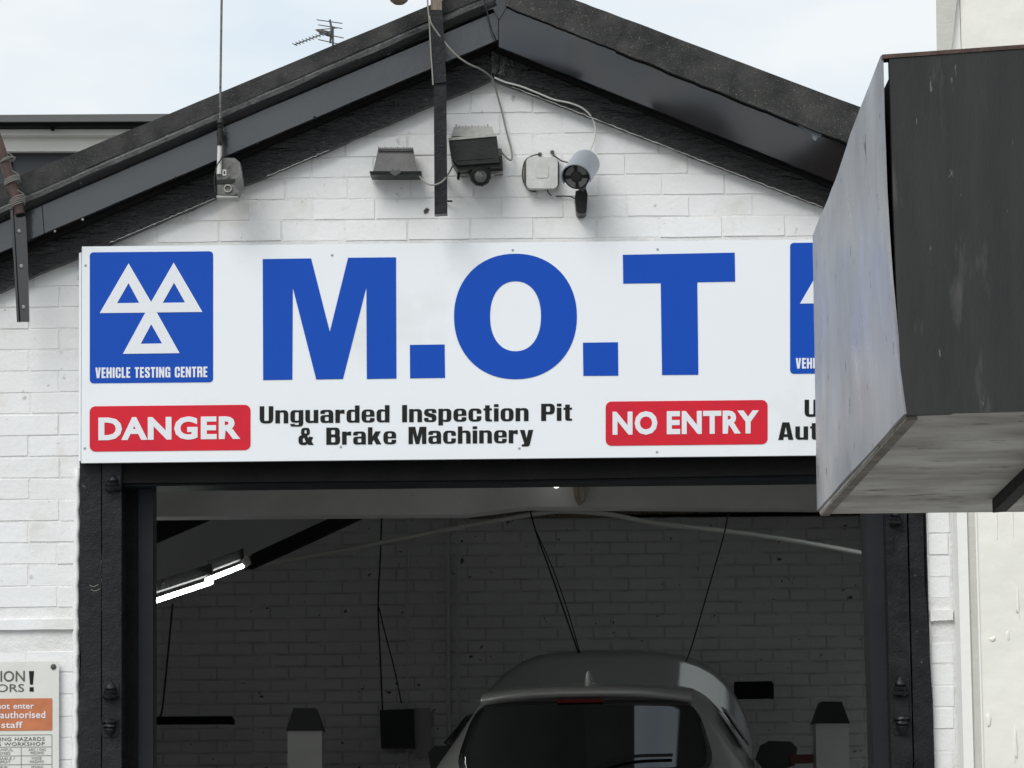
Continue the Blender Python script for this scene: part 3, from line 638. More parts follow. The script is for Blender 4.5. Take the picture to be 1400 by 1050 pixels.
def heavy(s_, x0, x1, ytop, ybase, Y, m, parent, skew=0.0, gap=0.12, word=0.62, th=0.0012):
    """a line of heavy lettering, flat vinyl, one mesh per word"""
    if ' ' in s_ and ytop < ybase - 20:
        adv = lambda t: sum(GL[c_][0] + gap for c_ in t) - gap
        ws = s_.split(' '); tot = sum(adv(t) for t in ws) + (word + gap) * (len(ws) - 1); x = x0
        for t in ws:
            w_ = adv(t) / tot * (x1 - x0)
            heavy(t, x, x + w_, ytop - skew * (x - x0), ybase - skew * (x - x0), Y, m, parent, skew, gap, word, th)
            x += w_ + (word + gap) / tot * (x1 - x0)
        return
    cur = 0; loops = []
    for ch in s_:
        if ch == ' ': cur += word; continue
        wd, ls = GL[ch]
        for L_ in ls: loops.append([(cur + v.x, v.y) for v in round_loop(L_)])
        cur += wd + gap
    cur -= gap
    c_ = bpy.data.curves.new('t', 'CURVE'); c_.dimensions = '2D'; c_.fill_mode = 'BOTH'; c_.extrude = 0.5
    for L_ in loops:
        sp = c_.splines.new('POLY'); sp.points.add(len(L_) - 1); sp.use_cyclic_u = True
        for q, (x, y) in zip(sp.points, L_): q.co = (x, y, 0, 1)
    o = bpy.data.objects.new('t', c_); me = bpy.data.meshes.new_from_object(o); bm = bmesh.new(); bm.from_mesh(me)
    bpy.data.meshes.remove(me); bpy.data.objects.remove(o); bpy.data.curves.remove(c_)
    for v in bm.verts:
        x = x0 + (x1 - x0) * v.co.x / cur; y = ybase - v.co.y * (ybase - ytop) - skew * (x - x0)
        fr = v.co.z > 0; v.co = P(x, y, Y) + Vector((0, -th if fr else 0, 0))
    return finish('lettering', bm, m, parent)

# ------------------------------------------------------------------ main fascia sign
YS = -0.085
sign = thing('fascia_sign', P(690, 628, YS), 'long white sign over the doorway with large blue M.O.T letters', 'sign')
board = px_prism('board', [(112, 337), (1265, 326), (1267, 621), (111, 633)], YS, YS + 0.02, M['sign_white'], sign, bevel=0.0015)
px_prism('side_trim', [(108, 346), (111.3, 345), (110.3, 630), (107.5, 631)], YS + 0.012, -0.02, M['sign_white'], sign, bevel=0.001)
Yf = YS - 0.0003
def flat(pts, m, parent, name, Yp=Yf, th=0.0012): 
    bm = bmesh.new(); prism(bm, pxpoly(pts, Yp - th), (0, th, 0)); return finish(name, bm, m, parent)
c6 = lambda L: [(350 + x / 3.281, 320 + y / 3.281) for x, y in L]
c7 = lambda L: [(700 + x / 3.281, 320 + y / 3.281) for x, y in L]
flat(c6([(30, 112), (247, 109), (331, 438), (413, 106), (628, 104), (630, 648), (497, 650), (495, 238), (390, 650), (270, 652), (165, 240), (163, 653), (32, 655)]), M['vinyl_blue'], sign, 'letter_m')
flat(c6([(690, 497), (846, 495), (848, 645), (691, 647)]), M['vinyl_blue'], sign, 'full_stop')
flat(c7([(318, 487), (475, 485), (477, 635), (320, 636)]), M['vinyl_blue'], sign, 'full_stop')
flat(c7([(497, 93), (999, 83), (1001, 213), (831, 216), (836, 631), (673, 632), (667, 220), (499, 222)]), M['vinyl_blue'], sign, 'letter_t')
bm = bmesh.new(); N = 72; rings = [[], [], [], []]
for i in range(N):
    a = 2 * math.pi * i / N; ca, sa = math.cos(a), math.sin(a)
    def se(cx, cy, rx, ry, e): return (cx + rx * math.copysign(abs(ca) ** (2 / e), ca), cy + ry * math.copysign(abs(sa) ** (2 / e), sa))
    o_ = se(704.7, 432.6, 84, 85.8, 2.12); i_ = se(704.8, 432.3, 34.8, 47.8, 2.2)
    for q, (pt, yy) in enumerate(((o_, Yf - .0012), (i_, Yf - .0012), (i_, Yf), (o_, Yf))): rings[q].append(bm.verts.new(P(*pt, yy)))
for i in range(N):
    for q in range(4):
        a, b = rings[q], rings[(q + 1) % 4]; bm.faces.new((a[i], a[(i + 1) % N], b[(i + 1) % N], b[i]))
finish('letter_o', bm, M['vinyl_blue'], sign)
def logo(dx, dy):
    pn = flat([(x + dx, y + dy) for x, y in rrect(122.7, 345, 291.3, 524, 5, 0.009)], M['vinyl_blue'], sign, 'symbol_panel')
    if dx == 0: tag(pn, 'blue three-triangle testing symbol at the left end')
    else: tag(pn, 'blue three-triangle testing symbol at the right end')
    c5 = lambda L: [(x / 4 + dx, 262 + y / 4 + dy) for x, y in L]
    bm = bmesh.new()
    for tri, hole in ((((703, 392), (860, 661), (545, 664)), ((703, 500), (761, 608), (640, 610))),
                      (((950, 388), (1107, 658), (793, 661)), ((952, 498), (1012, 606), (890, 608))),
                      (((826, 604), (982, 883), (672, 887)), ((827, 725), (886, 830), (770, 832)))):
        tp = c5(tri); hp = c5(hole)
        yo = Yf - 0.0024 - (0.0003 if tri[0][0] == 826 else 0) - (0.0006 if tri[0][0] == 950 else 0)
        o1 = [bm.verts.new(P(*p, yo)) for p in tp]; h1 = [bm.verts.new(P(*p, yo)) for p in hp]
        o2 = [bm.verts.new(P(*p, Yf - .0010)) for p in tp]; h2 = [bm.verts.new(P(*p, Yf - .0010)) for p in hp]
        for i in range(3):
            j = (i + 1) % 3
            bm.faces.new((o1[i], o1[j], h1[j], h1[i])); bm.faces.new((o1[i], o2[i], o2[j], o1[j])); bm.faces.new((h1[i], h1[j], h2[j], h2[i]))
    finish('triangle_symbol', bm, M['vinyl_white'], pn)
    heavy('VEHICLE TESTING CENTRE', 130.5 + dx, 283.5 + dx, 502.6 + dy, 517 + dy, Yf - .0012, M['vinyl_white'], pn, 0.009, 0.13, 0.5)
logo(0, 0); logo(957.5, -13)
pn = flat(rrect(122.5, 555.5, 342.5, 617.5, 8, 0.010), M['vinyl_red'], sign, 'red_panel'); tag(pn, 'red panel reading DANGER')
lettering('DANGER', 134.5, 328.5, 571, 602, Yf - .0012, M['vinyl_white'], pn, 0.042, 1.08, 1, 0.010, name='letter')
pn = flat(rrect(828, 549, 1049.5, 609.5, 8, 0.010), M['vinyl_red'], sign, 'red_panel'); tag(pn, 'red panel reading NO ENTRY')
lettering('NO ENTRY', 837.5, 1037.5, 563, 594.5, Yf - .0012, M['vinyl_white'], pn, 0.042, 1.08, 0.8, 0.010, name='letter')
heavy('Unguarded Inspection Pit', 355, 782, 555.5, 579, Yf, M['vinyl_black'], sign, 0.009)
heavy('& Brake Machinery', 408, 729, 585, 608.5, Yf, M['vinyl_black'], sign, 0.009)
heavy('Unless', 1100, 1205, 546.5, 570, Yf, M['vinyl_black'], sign, 0.009)
heavy('Authorised', 1064, 1243, 577.5, 601.5, Yf, M['vinyl_black'], sign, 0.009)
for x, y in ((117, 363), (116, 613), (454, 349), (899, 341), (466, 611), (898, 618), (710, 613), (701, 342)):
    lathe_obj('screw', P(x, y, YS), P(x, y, YS - 0.002), [(0, .005), (1, .004)], M['steel'], sign, 8)

# ------------------------------------------------------------------ hazard notice at the left
YN = -0.026
note = thing('hazard_notice', P(12, 1150, YN), 'aged white workshop hazard notice with orange panel on the left brick wall', 'sign')
nb = px_prism('board', rrect(-56, 906, 80.5, 1150, 1.5, 0.012), YN, YN + 0.006, M['sign_cream'], note, bevel=0.001)
nf = YN - 0.0002
lettering('CAUTION', -52, 34, 918, 932.5, nf, M['print_grey'], note, 0.01, 1.0, 1, 0.01)
lettering('VISITORS', -50, 33, 936, 946.5, nf, M['print_grey'], note, 0.004, 1.0, 1, 0.01)
flat([(39.5, 917.5), (46.5, 917.3), (45, 936), (41, 936)], M['vinyl_black'], note, 'exclamation_mark', nf)
flat([(40.3, 939.5), (46, 939.5), (46, 945.5), (40.3, 945.5)], M['vinyl_black'], note, 'exclamation_dot', nf)
op = flat(rrect(-47, 955.5, 71.5, 999.5, 1.5, 0.008), M['orange'], note, 'orange_panel', nf)
lettering('Do not enter', -25, 46.5, 961.5, 969.5, nf - .0012, M['vinyl_white'], op, 0.012, 1.05, 1.2, 0.008)
lettering('unless authorised', -40, 62, 973, 982.5, nf - .0012, M['vinyl_white'], op, 0.012, 1.05, 1.2, 0.008)
lettering('by staff', -20, 31, 987, 995.5, nf - .0012, M['vinyl_white'], op, 0.012, 1.05, 1.2, 0.008)
bm = bmesh.new()
def rule(x0_, y0_, x1_, y1_, t=0.5):
    dx, dy = (0, t) if abs(x1_ - x0_) > abs(y1_ - y0_) else (t, 0)
    prism(bm, pxpoly([(x0_ - dx, y0_ - dy), (x1_ + (-dx if dx else 0), y1_ - dy), (x1_ + dx, y1_ + dy), (x0_ + (dx if dx else 0), y0_ + dy)], nf - .0006), (0, .0006, 0))
for y in (1005.5, 1022, 1034, 1046, 1058, 1070, 1082): rule(-47, y, 71, y - 1)
for x in (-47, 71): rule(x, 1005, x, 1082)
rule(29, 1022, 29, 1082)
finish('table_rules', bm, M['print_fine'], note)
lettering('FOLLOWING HAZARDS', -38, 61, 1008.5, 1013.5, nf, M['print_grey'], note, 0.0, 1.1, 1.2, 0.008)
lettering('IN THIS WORKSHOP', -32, 61, 1015.3, 1020, nf, M['print_grey'], note, 0.0, 1.1, 1.2, 0.008)
for s, xa, xb, y in (('HARMFUL', -12, 18, 1027), ('FUMES', -6, 14, 1031.8), ('ARC / GAS', 39, 62.5, 1026.5), ('WELDING', 41, 60, 1031), ('FLAMMABLE /', -20, 20, 1039), ('HOT SPRAY', -14, 14, 1043.5), ('NOISE', 43.5, 57, 1038.3), ('HAZARD', 41, 60, 1043), ('TRIP', -4, 10, 1051), ('MOVING', 43, 59, 1050.5)):
    lettering(s, xa, xb, y - 3.6, y, nf, M['print_fine'], note, 0.0, 1.05, 1, 0.008)
lathe_obj('screw', P(73, 911.5, YN), P(73, 911.5, YN - 0.006), [(0, .010), (.6, .010), (1, .006)], M['lamp_grey'], note, 12)

# ------------------------------------------------------------------ left neighbour behind the roof
YN2 = 11.0
nb2 = thing('flat_roofed_building', P(60, 400, YN2), 'dark building with white fascia and grey gutter behind the left roof slope', 'building')
def pbox(name, x0_, y0_, x1_, y1_, Yf_, Yb_, m, parent, bev=0.0): return px_prism(name, [(x0_, y0_), (x1_, y0_ - 0.0), (x1_, y1_), (x0_, y1_)], Yf_, Yb_, m, parent, bevel=bev)
px_prism('roof_edge', [(-500, 160), (480, 154), (480, 165), (-500, 168)], YN2 - 0.20, YN2 + 5, M['gutter_grey'], nb2, bevel=0.006)
px_prism('gutter', [(-500, 166), (480, 164), (480, 172), (-500, 174)], YN2 - 0.16, YN2 - 0.04, M['beam_black'], nb2, bevel=0.005)
px_prism('fascia', [(-500, 174), (480, 171), (480, 184), (-500, 186)], YN2 - 0.06, YN2 + 0.02, M['offwhite'], nb2, bevel=0.004)
px_prism('lower_fascia', [(-500, 186.5), (480, 184.5), (480, 206), (-500, 208)], YN2 + 0.03, YN2 + 0.09, M['offwhite'], nb2, bevel=0.004)
bm = bmesh.new(); a = P(-500, 207, YN2 + 0.12); b = P(480, 205, YN2 + 0.12)
box(bm, (a.x, YN2 + 0.12, 0), (b.x, YN2 + 5, b.z + 0.2)); finish('wall', bm, M['house_dark'], nb2)
pbox('wall_joint', 15.5, 208, 16.5, 330, YN2 + 0.10, YN2 + 0.12, M['beam_black'], nb2)
lathe_obj('gutter_outlet', P(72, 172, YN2 - .12), P(72, 179, YN2 - .12), [(0, .022), (.6, .02), (1, .008)], M['beam_black'], nb2, 10)

# ------------------------------------------------------------------ building across the yard, behind the camera (mirrored in the glossy boards)
ob = thing('opposite_building', (10, -34, 0), 'dark brick building across the yard, behind the viewpoint', 'building')
bm = bmesh.new(); prism(bm, [(0.9, -30, 0), (24, -30, 0), (24, -30, 11.2), (0.9, -30, 11.2)], (0, -8, 0)); finish('wall', bm, M['brick_dark'], ob)
bm = bmesh.new(); prism(bm, [(0.7, -29.8, 11.2), (0.7, -38.2, 11.2), (0.7, -38.2, 11.45), (0.7, -29.8, 11.45)], (23.6, 0, 0)); finish('roof', bm, M['slate'], ob)

# ------------------------------------------------------------------ right neighbour
XN = XW + 0.004; YR = -0.10
house = thing('rendered_house', (2.5, 0, 0), 'cream rendered house wall with moulded corner at the right edge', 'house')
def ex(name, pts, z_0, z_1, m, parent, bev=0.0):
    bm = bmesh.new(); prism(bm, [(x, y, z_0) for x, y in pts], (0, 0, z_1 - z_0)); return finish(name, bm, m, parent, bevel=bev)
ex('wall', [(XN + 0.070, YR), (6, YR), (6, 9), (2.9, 9), (2.9, -0.01), (XN + 0.070, -0.01)], 0, 7.5, M['cream'], house)
ex('corner_pilaster', [(XN, YR + 0.03), (XN + 0.006, YR - 0.008), (XN + 0.040, YR - 0.010), (XN + 0.044, YR + 0.004), (XN + 0.068, YR + 0.004), (XN + 0.068, -0.012), (XN, -0.012)], 0, 7.5, M['cream_trim'], house)
ex('corner_bead', [(XN + 0.046, YR - 0.001), (XN + 0.070, YR - 0.001), (XN + 0.070, YR + 0.003), (XN + 0.046, YR + 0.003)], 0, P(1300, 300, YR).z, M['grey_trim'], house)
tube_obj('corner_bead_roll', [(XN + 0.074, YR - 0.001, 0.0), (XN + 0.074, YR - 0.001, P(1300, 300, YR).z)], 0.004, M['cream_trim'], house, 8, False)
px_prism('grey_wedge', [(1279, -90), (1318, -90), (1301, 66), (1297, 250), (1284, 250)], YR - 0.022, YR - 0.011, M['grey_trim'], house, bevel=0.002)  # grey wedge narrowing downwards at the corner
# blisters of lifted paint on the render
for x, y, rx, ry in ((1378, 868, 2, 6), (1357, 874, 5, 3.5), (1362, 700, 1.2, 26), (1384, 705, 1.0, 26), (1392, 826, 2.0, 16), (1388, 1020, 3, 20), (1352, 985, 3, 10)):
    bm = bmesh.new(); bmesh.ops.create_icosphere(bm, subdivisions=3, radius=1.0)
    c = P(x, y, YR)
    for v in bm.verts:
        k = 1 + 0.9 * noise.noise(v.co * 1.3 + Vector((x, y, 0)))
        v.co = c + Vector((v.co.x * rx / 389 * k, v.co.y * 0.0035, v.co.z * ry / 389 * k))
    finish('paint_blister', bm, M['cream'], house, smooth=True)

# ------------------------------------------------------------------ projecting box, upper right, close to the camera
YN_, YF_ = -6.0, -4.2
pbx = thing('projecting_box', P(1300, 565, -5.1), 'large dark box with dull silver side sheet jutting in at upper right', 'box')
Lx = 1790
nTL = P(1204, 76, YN_); nBL = P(1236, 566, YN_); nTR = P(Lx, 36, YN_); nBR = P(Lx, 546, YN_)
fTL = P(1111, 323, YF_); fBL = P(1117, 698, YF_)
bm = bmesh.new()
sheet = [nTL, nBL, fBL, fTL]
# gently buckled side sheet
G = 16; g = []
for i in range(G + 1):
    row = []
    for j in range(G + 1):
        u, v = i / G, j / G
        p = nTL.lerp(nBL, v).lerp(fTL.lerp(fBL, v), u)
        p.x -= 0.009 * math.sin(math.pi * v) * (1 - u)
        p.x += 0.005 * noise.noise(Vector((u * 2.3, v * 3.1, 4))) * math.sin(math.pi * u) + 0.0025 * noise.noise(Vector((u * 7, v * 9, 1))) * (0.3 + math.sin(math.pi * u))
        row.append(p)
    g.append(row)
va = [[bm.verts.new(p) for p in r_] for r_ in g]; vb = [[bm.verts.new(p + Vector((0.005, 0, 0))) for p in r_] for r_ in g]
for i in range(G):
    for j in range(G):
        bm.faces.new((va[i][j], va[i + 1][j], va[i + 1][j + 1], va[i][j + 1])); bm.faces.new((vb[i][j], vb[i][j + 1], vb[i + 1][j + 1], vb[i + 1][j]))
for i in range(G):
    for A_, j in ((va, 0), (va, G)): bm.faces.new((va[i][j], va[i + 1][j], vb[i + 1][j], vb[i][j]))
    for k in (0, G): bm.faces.new((va[k][i], va[k][i + 1], vb[k][i + 1], vb[k][i]))
finish('side_sheet', bm, M['silver'], pbx, smooth=True, auto=40)
px_prism('front_panel', [(1216, 80), (Lx, 38), (Lx, 549), (1240, 567), (1231, 500), (1226, 400), (1221, 262)], YN_ - 0.004, YN_ + 0.02, M['panel_dark'], pbx, bevel=0.002)
px_prism('top_lip', [(1206, 74.5), (Lx, 33), (Lx, 38), (1206, 80)], YN_ - 0.006, YN_ + 0.03, M['rust'], pbx, bevel=0.0015)
bm = bmesh.new()
ins = Vector((0.03, 0, 0))
prism(bm, [nTL + ins + Vector((0, .03, -.01)), nTR + Vector((0, .03, -.01)), nBR + Vector((0, .03, .02)), nBL + ins + Vector((0, .03, .02))], (0, YF_ - YN_ - 0.5, 0)); finish('inner_carcass', bm, M['black_void'], pbx)
fBR = P(Lx, 690, YF_)
zb = nBL.z
bm = bmesh.new()
q = [nBL + Vector((.006, .002, .012)), Vector((nBR.x, nBR.y, nBL.z + 0.012)), Vector((nBR.x, YF_, fBL.z + .004)), fBL + Vector((.006, 0, .004))]
prism(bm, q, (0, 0, -0.012)); finish('bottom_board', bm, M['ply'], pbx, bevel=0.001)
# thin timber edge strip where side sheet and underside meet
bm = bmesh.new(); A = nBL + Vector((0.007, 0.03, -0.001)); B = fBL + Vector((0.007, -0.01, -0.007)); wv = Vector((0.020, 0, 0))
plank(bm, A, B, B + wv, A + wv, (0, 0, -0.006), 40, 0.0, 1)
finish('edge_strip', bm, mat('dirty_edge_strip', (0.15, 0.13, 0.11), 0.8, var=(0.28, 0.25, 0.21), var_scale=20, bumps=((60, 0.003),)), pbx)
# angle iron hanging under the box
bm = bmesh.new(); A = P(1357, 701, -4.5); B = P(1470, 590, -5.9)
prism(bm, [A, A + Vector((0, 0, .045)), B + Vector((0, 0, .045)), B], (0.004, 0, 0))
prism(bm, [A + Vector((0.004, 0, 0)), A + Vector((0.030, 0, .002)), B + Vector((0.030, 0, .002)), B + Vector((0.004, 0, 0))], (0, 0, 0.004))
finish('angle_iron', bm, M['beam_black'], pbx)
for yy in (-5.8, -4.4):
    box_obj('support_post', (nBR.x - 0.1, yy, 0), (nBR.x - 0.02, yy + 0.08, nBL.z - 0.002), M['frame_dark'], pbx, bevel=0.004)

# ------------------------------------------------------------------ fittings on the gable
# black post with pale timber top
post = thing('timber_pole', P(602, 292, -0.21), 'slim black pole fixed upright over the gable beside the floodlights', 'pole')
px_prism('upper_length', [(590, 14), (604.5, 14), (607, 50), (610, 112), (592, 114), (588, 50)], -0.235, -0.195, M['jamb_black'], post, bevel=0.002)
px_prism('lower_length', [(593, 113), (610, 112), (611.5, 292), (594, 293)], -0.225, -0.18, M['jamb_black'], post, bevel=0.002)
px_prism('bare_top', [(586, -150), (603, -150), (604, 13.5), (589, 13.5)], -0.228, -0.19, M['wood_old'], post, bevel=0.002)
tube_obj('clipped_wire', [P(584, -60, -0.24), P(584.5, 0, -0.24), P(587, 30, -0.24), P(589, 70, -0.24), P(591, 98, -0.24), P(592, 116, -0.24)], 0.0028, M['cable_grey'], post, 6)
for yy in (160, 235): lathe_obj('fixing_block', P(603, yy, -0.18), P(603, yy, -0.01), [(0, .012), (1, .012)], M['rough_black'], post, 8)
tube_obj('bent_nail', [P(608, 275, -0.01), P(613, 275, -0.03), P(618, 275, -0.04)], 0.0035, M['lamp_black'], post, 6)
lp = thing('pole_lamp', P(546, 6, -0.3), 'old yellowed lamp jutting from the pole at the top edge', 'lamp')
lathe_obj('lamp_bowl', P(545.5, 6.5, -0.3), P(545.5, -26, -0.3), [(0, .006), (.03, .017), (.15, .030), (.35, .038), (.7, .040), (1, .028)], M['lamp_amber'], lp, 20)
tube_obj('lamp_arm', [P(548, -24, -0.3), P(566, -32, -0.27), P(588, -28, -0.235)], 0.007, M['rust'], lp, 8)

# floodlight 1 (dark, pointing down)
def frustum(bm, top, bot):
    """top/bot = (x0,x1,y px, Yf, Yb)"""
    T = [P(top[0], top[2], top[3]), P(top[1], top[2], top[3])]; T += [Vector((T[1].x, top[4], T[1].z)), Vector((T[0].x, top[4], T[0].z))]
    B = [P(bot[0], bot[2], bot[3]), P(bot[1], bot[2], bot[3])]; B += [Vector((B[1].x, bot[4], B[1].z)), Vector((B[0].x, bot[4], B[0].z))]
    t = [bm.verts.new(p) for p in T]; b = [bm.verts.new(p) for p in B]
    bm.faces.new(t); bm.faces.new(b[::-1])
    for i in range(4): bm.faces.new((t[i], b[i], b[(i + 1) % 4], t[(i + 1) % 4]))
fl1 = thing('floodlight', P(540, 243, -0.1), 'dark grey finned floodlight left of the pole, facing straight down', 'floodlight', 'floodlights on the gable')
bm = bmesh.new(); frustum(bm, (517, 565, 203, -0.07, -0.03), (510, 571, 236, -0.095, -0.02)); finish('housing', bm, M['lamp_grey'], fl1, bevel=0.003)
bm = bmesh.new(); frustum(bm, (505, 576.5, 234, -0.11, -0.012), (507, 575.5, 239, -0.108, -0.014)); rim = finish('rim', bm, M['lamp_black'], fl1, bevel=0.002)
bm = bmesh.new()
for i in range(17):
    x = 518 + i * 2.85; px_ = P(x, 207, -0.075); pt = P(x, 202 - (i % 3 == 0) * .7, -0.075)
    box(bm, (px_.x - 0.002, -0.082, px_.z), (px_.x + 0.002, -0.045, pt.z))
tag(finish('cooling_fins', bm, M['lamp_grey'], fl1), kind='stuff')
px_prism('clip', [(533, 236), (537, 230), (540, 234), (546, 231), (548, 236), (540, 240)], -0.118, -0.108, M['lamp_grey'], fl1)
px_prism('wall_bracket', [(535, 212), (547, 212), (547, 236), (535, 236)], -0.045, -0.004, M['lamp_black'], fl1)
# floodlight 2 with sensor
fl2 = thing('floodlight', P(650, 250, -0.1), 'larger floodlight with pale finned back and motion sensor right of the pole', 'floodlight', 'floodlights on the gable')
bm = bmesh.new(); frustum(bm, (621, 673, 173, -0.09, -0.03), (617, 676, 186, -0.12, -0.02)); finish('heat_sink', bm, M['alu_pale'], fl2, bevel=0.002)
bm = bmesh.new()
for i in range(11):
    x = 624 + i * 4.3; a = P(x, 174, -0.09); t = P(x, 172.3 - (2.5 if i in (0, 10) else .6 * (i % 2)), -0.09)
    box(bm, (a.x - 0.0035, -0.09, a.z), (a.x + 0.0025, -0.035, t.z))
tag(finish('cooling_fins', bm, M['alu_pale'], fl2), kind='stuff')
bm = bmesh.new()
A = [P(613, 188.5, -0.17), P(678.5, 182.5, -0.17), P(679, 186, -0.17), P(613.5, 192, -0.17)]; prism(bm, A, (0, 0.15, 0)); finish('flange', bm, M['alu_pale'], fl2, bevel=0.0015)
bm = bmesh.new()
prism(bm, pxpoly([(613.5, 191), (679, 185), (683, 222), (626, 226), (617, 216)], -0.165), (0, 0.14, 0)); body2 = finish('housing', bm, M['lamp_black'], fl2, bevel=0.004)
px_prism('front_recess', [(633, 194), (664, 190), (675, 216), (624, 220)], -0.1672, -0.165, M['lamp_black'], fl2, bevel=0.0008)
bm = bmesh.new(); prism(bm, pxpoly([(618, 219), (686, 214), (687, 227), (629, 233), (625, 231)], -0.15), (0, 0.12, 0)); finish('lens_rim', bm, M['lamp_black'], fl2, bevel=0.003)
px_prism('bracket', [(628, 236), (688, 233.5), (688, 237), (628, 239)], -0.09, -0.075, M['alu_pale'], fl2, bevel=0.001)
px_prism('bracket_leg', [(626, 233), (630, 233), (628, 245), (624.5, 244)], -0.09, -0.07, M['lamp_black'], fl2)
px_prism('bracket_plate', [(674, 205), (686, 203), (688, 236), (676, 237)], -0.06, -0.01, M['alu_old'], fl2, bevel=0.002)
bm = bmesh.new(); lathe(bm, P(656, 226, -0.10), P(656, 235, -0.11), [(0, .025), (.3, .034), (1, .036)], 16); finish('sensor_neck', bm, M['lamp_black'], fl2, smooth=True, auto=40)
sen = lathe_obj('sensor', P(656, 238, -0.07), P(657, 240.5, -0.15), [(0, .030), (.2, .040), (.8, .040), (.92, .036), (.94, .027), (1, .026)], M['lamp_black'], fl2, 10)
lathe_obj('sensor_lens', P(657, 241.5, -0.149), P(657, 242.5, -0.158), [(0, .022), (.6, .02), (1, .012)], M['alu_old'], sen, 16)

# white junction box
jb = thing('junction_box', P(740, 258, -0.03), 'square white junction box with rounded corners beside the camera', 'box')
px_prism('base', rrect(716.5, 217, 764.5, 256, 7), -0.022, -0.004, M['lamp_grey'], jb, bevel=0.001)
px_prism('cover', rrect(719.5, 214.5, 762.5, 257.5, 7), -0.056, -0.02, M['plastic_white'], jb, bevel=0.004)
px_prism('centre_plate', rrect(733, 226, 749.5, 243, 2.5), -0.0585, -0.055, M['plastic_white'], jb, bevel=0.001)
# cctv camera
cc = thing('security_camera', P(795, 292, -0.1), 'grey bullet security camera under the right verge aimed at the yard', 'camera')
a = P(800, 224, -0.07); b = P(788.5, 241, -0.23); ax = (b - a).normalized()
lathe_obj('camera_body', a, b, [(0, .030), (.05, .046), (.1, .047), (.92, .047), (.96, .046), (1, .045)], M['cam_grey'], cc, 28)
bm = bmesh.new()   # sun hood: half shell above the barrel
t = ax; up = (Vector((0, 0, 1)) - t * t.z).normalized(); sd = t.cross(up)
N = 18; rows = []
for s, r in ((0.02, .0495), (1.10, .0495), (1.10, .053), (0.02, .053)):
    c0 = a + (b - a) * s
    rows.append([bm.verts.new(c0 + (up * math.cos(R(-115 + 230 * k / N)) + sd * math.sin(R(-115 + 230 * k / N))) * r + t * (0.018 * math.cos(R(-115 + 230 * k / N)) if s > 1 else 0)) for k in range(N + 1)])
for q in range(4):
    A_, B_ = rows[q], rows[(q + 1) % 4]
    for k in range(N): bm.faces.new((A_[k], A_[k + 1], B_[k + 1], B_[k]))
bm.faces.new([r_[0] for r_ in rows]); bm.faces.new([r_[-1] for r_ in rows])
finish('sun_hood', bm, M['cam_grey'], cc, smooth=True, auto=40)
face = lathe_obj('face_ring', b - ax * 0.002, b + ax * 0.004, [(0, .046), (.8, .046), (1, .043)], M['lamp_black'], cc, 28)
for k in range(4):
    bm = bmesh.new(); pts = []
    for q in range(7): an = R(45 + 90 * k - 34 + 68 * q / 6); pts.append(b + ax * .005 + (up * math.cos(an) + sd * math.sin(an)) * .040)
    for q in range(7): an = R(45 + 90 * k + 30 - 60 * q / 6); pts.append(b + ax * .005 + (up * math.cos(an) + sd * math.sin(an)) * .021)
    prism(bm, pts, ax * 0.002); finish('reflector', bm, M['cam_mid'], face)
lathe_obj('lens', b + ax * 0.003, b + ax * 0.010, [(0, .018), (.6, .018), (.8, .014), (1, .006)], M['glass_dark'], cc, 18)
px_prism('mount', [(787, 261), (801, 259), (803.5, 265), (802, 289), (799, 292), (790, 292), (788, 288), (786, 270)], -0.09, -0.004, M['lamp_black'], cc, bevel=0.004)
lathe_obj('swivel', P(796, 264, -0.07), P(797, 250, -0.10), [(0, .018), (.5, .012), (1, .016)], M['lamp_grey'], cc, 12)

# weathered box and aerial mast on the left verge
ab = thing('mast_box', P(312, 275, -0.12), 'weathered grey metal box hanging on the left verge beneath the thin mast', 'box')
bm = bmesh.new(); prism(bm, pxpoly([(303, 215.5), (321, 216), (328, 222), (331, 240), (332, 252), (324.5, 267), (297.5, 266), (295.5, 233), (298, 219)], -0.225), (0, 0.07, 0)); finish('casing', bm, M['alu_old'], ab, bevel=0.005)
px_prism('strap', [(296, 246), (321, 244.5), (321, 250), (296, 251.5)], -0.229, -0.224, M['lamp_black'], ab)
bm = bmesh.new(); c = P(311.5, 257.8, -0.229)
tube(bm, [c + Vector((math.cos(2 * math.pi * k / 16) * .0125, 0, math.sin(2 * math.pi * k / 16) * .0125)) for k in range(17)], 0.0028, 6, False); finish('ring', bm, M['alu_pale'], ab, smooth=True)
lbl = px_prism('badge', rrect(304, 231.8, 309.4, 240, 1), -0.2275, -0.225, M['steel'], ab)
px_prism('badge_slot', rrect(305.7, 233.8, 307.8, 238, .5), -0.2285, -0.2276, M['lamp_black'], lbl)
lathe_obj('back_stay', P(312, 245, -0.155), P(312, 245, -0.04), [(0, .02), (1, .02)], M['lamp_black'], ab, 8)
px_prism('bracket_lip', [(296, 267), (325, 268), (325, 270), (296, 270)], -0.232, -0.16, M['alu_pale'], ab)
px_prism('bottom_flange', [(318, 250), (329, 246), (330, 262), (324, 256)], -0.2285, -0.224, M['lamp_grey'], ab)
am = thing('aerial_mast', P(301, 220, -0.24), 'thin dark mast rising into the sky above the left verge', 'mast')
tube_obj('rod', [P(304.5, -120, -0.24), P(303, 0, -0.24), P(301.5, 110, -0.24), P(301, 172, -0.24)], 0.0042, M['alu_old'], am, 8)
lathe_obj('collar', P(301.3, 176, -0.24), P(301.3, 162, -0.24), [(0, .009), (.2, .014), (.35, .009), (.55, .014), (.8, .012), (1, .006)], M['lamp_black'], am, 12)
tube_obj('sleeve', [P(301, 175, -0.24), P(300.5, 199, -0.24)], 0.0095, M['lamp_black'], am, 10, False)
tube_obj('pale_sleeve', [P(300.5, 198, -0.238), P(299.5, 238, -0.235)], 0.0085, M['cable_white'], am, 10, False)
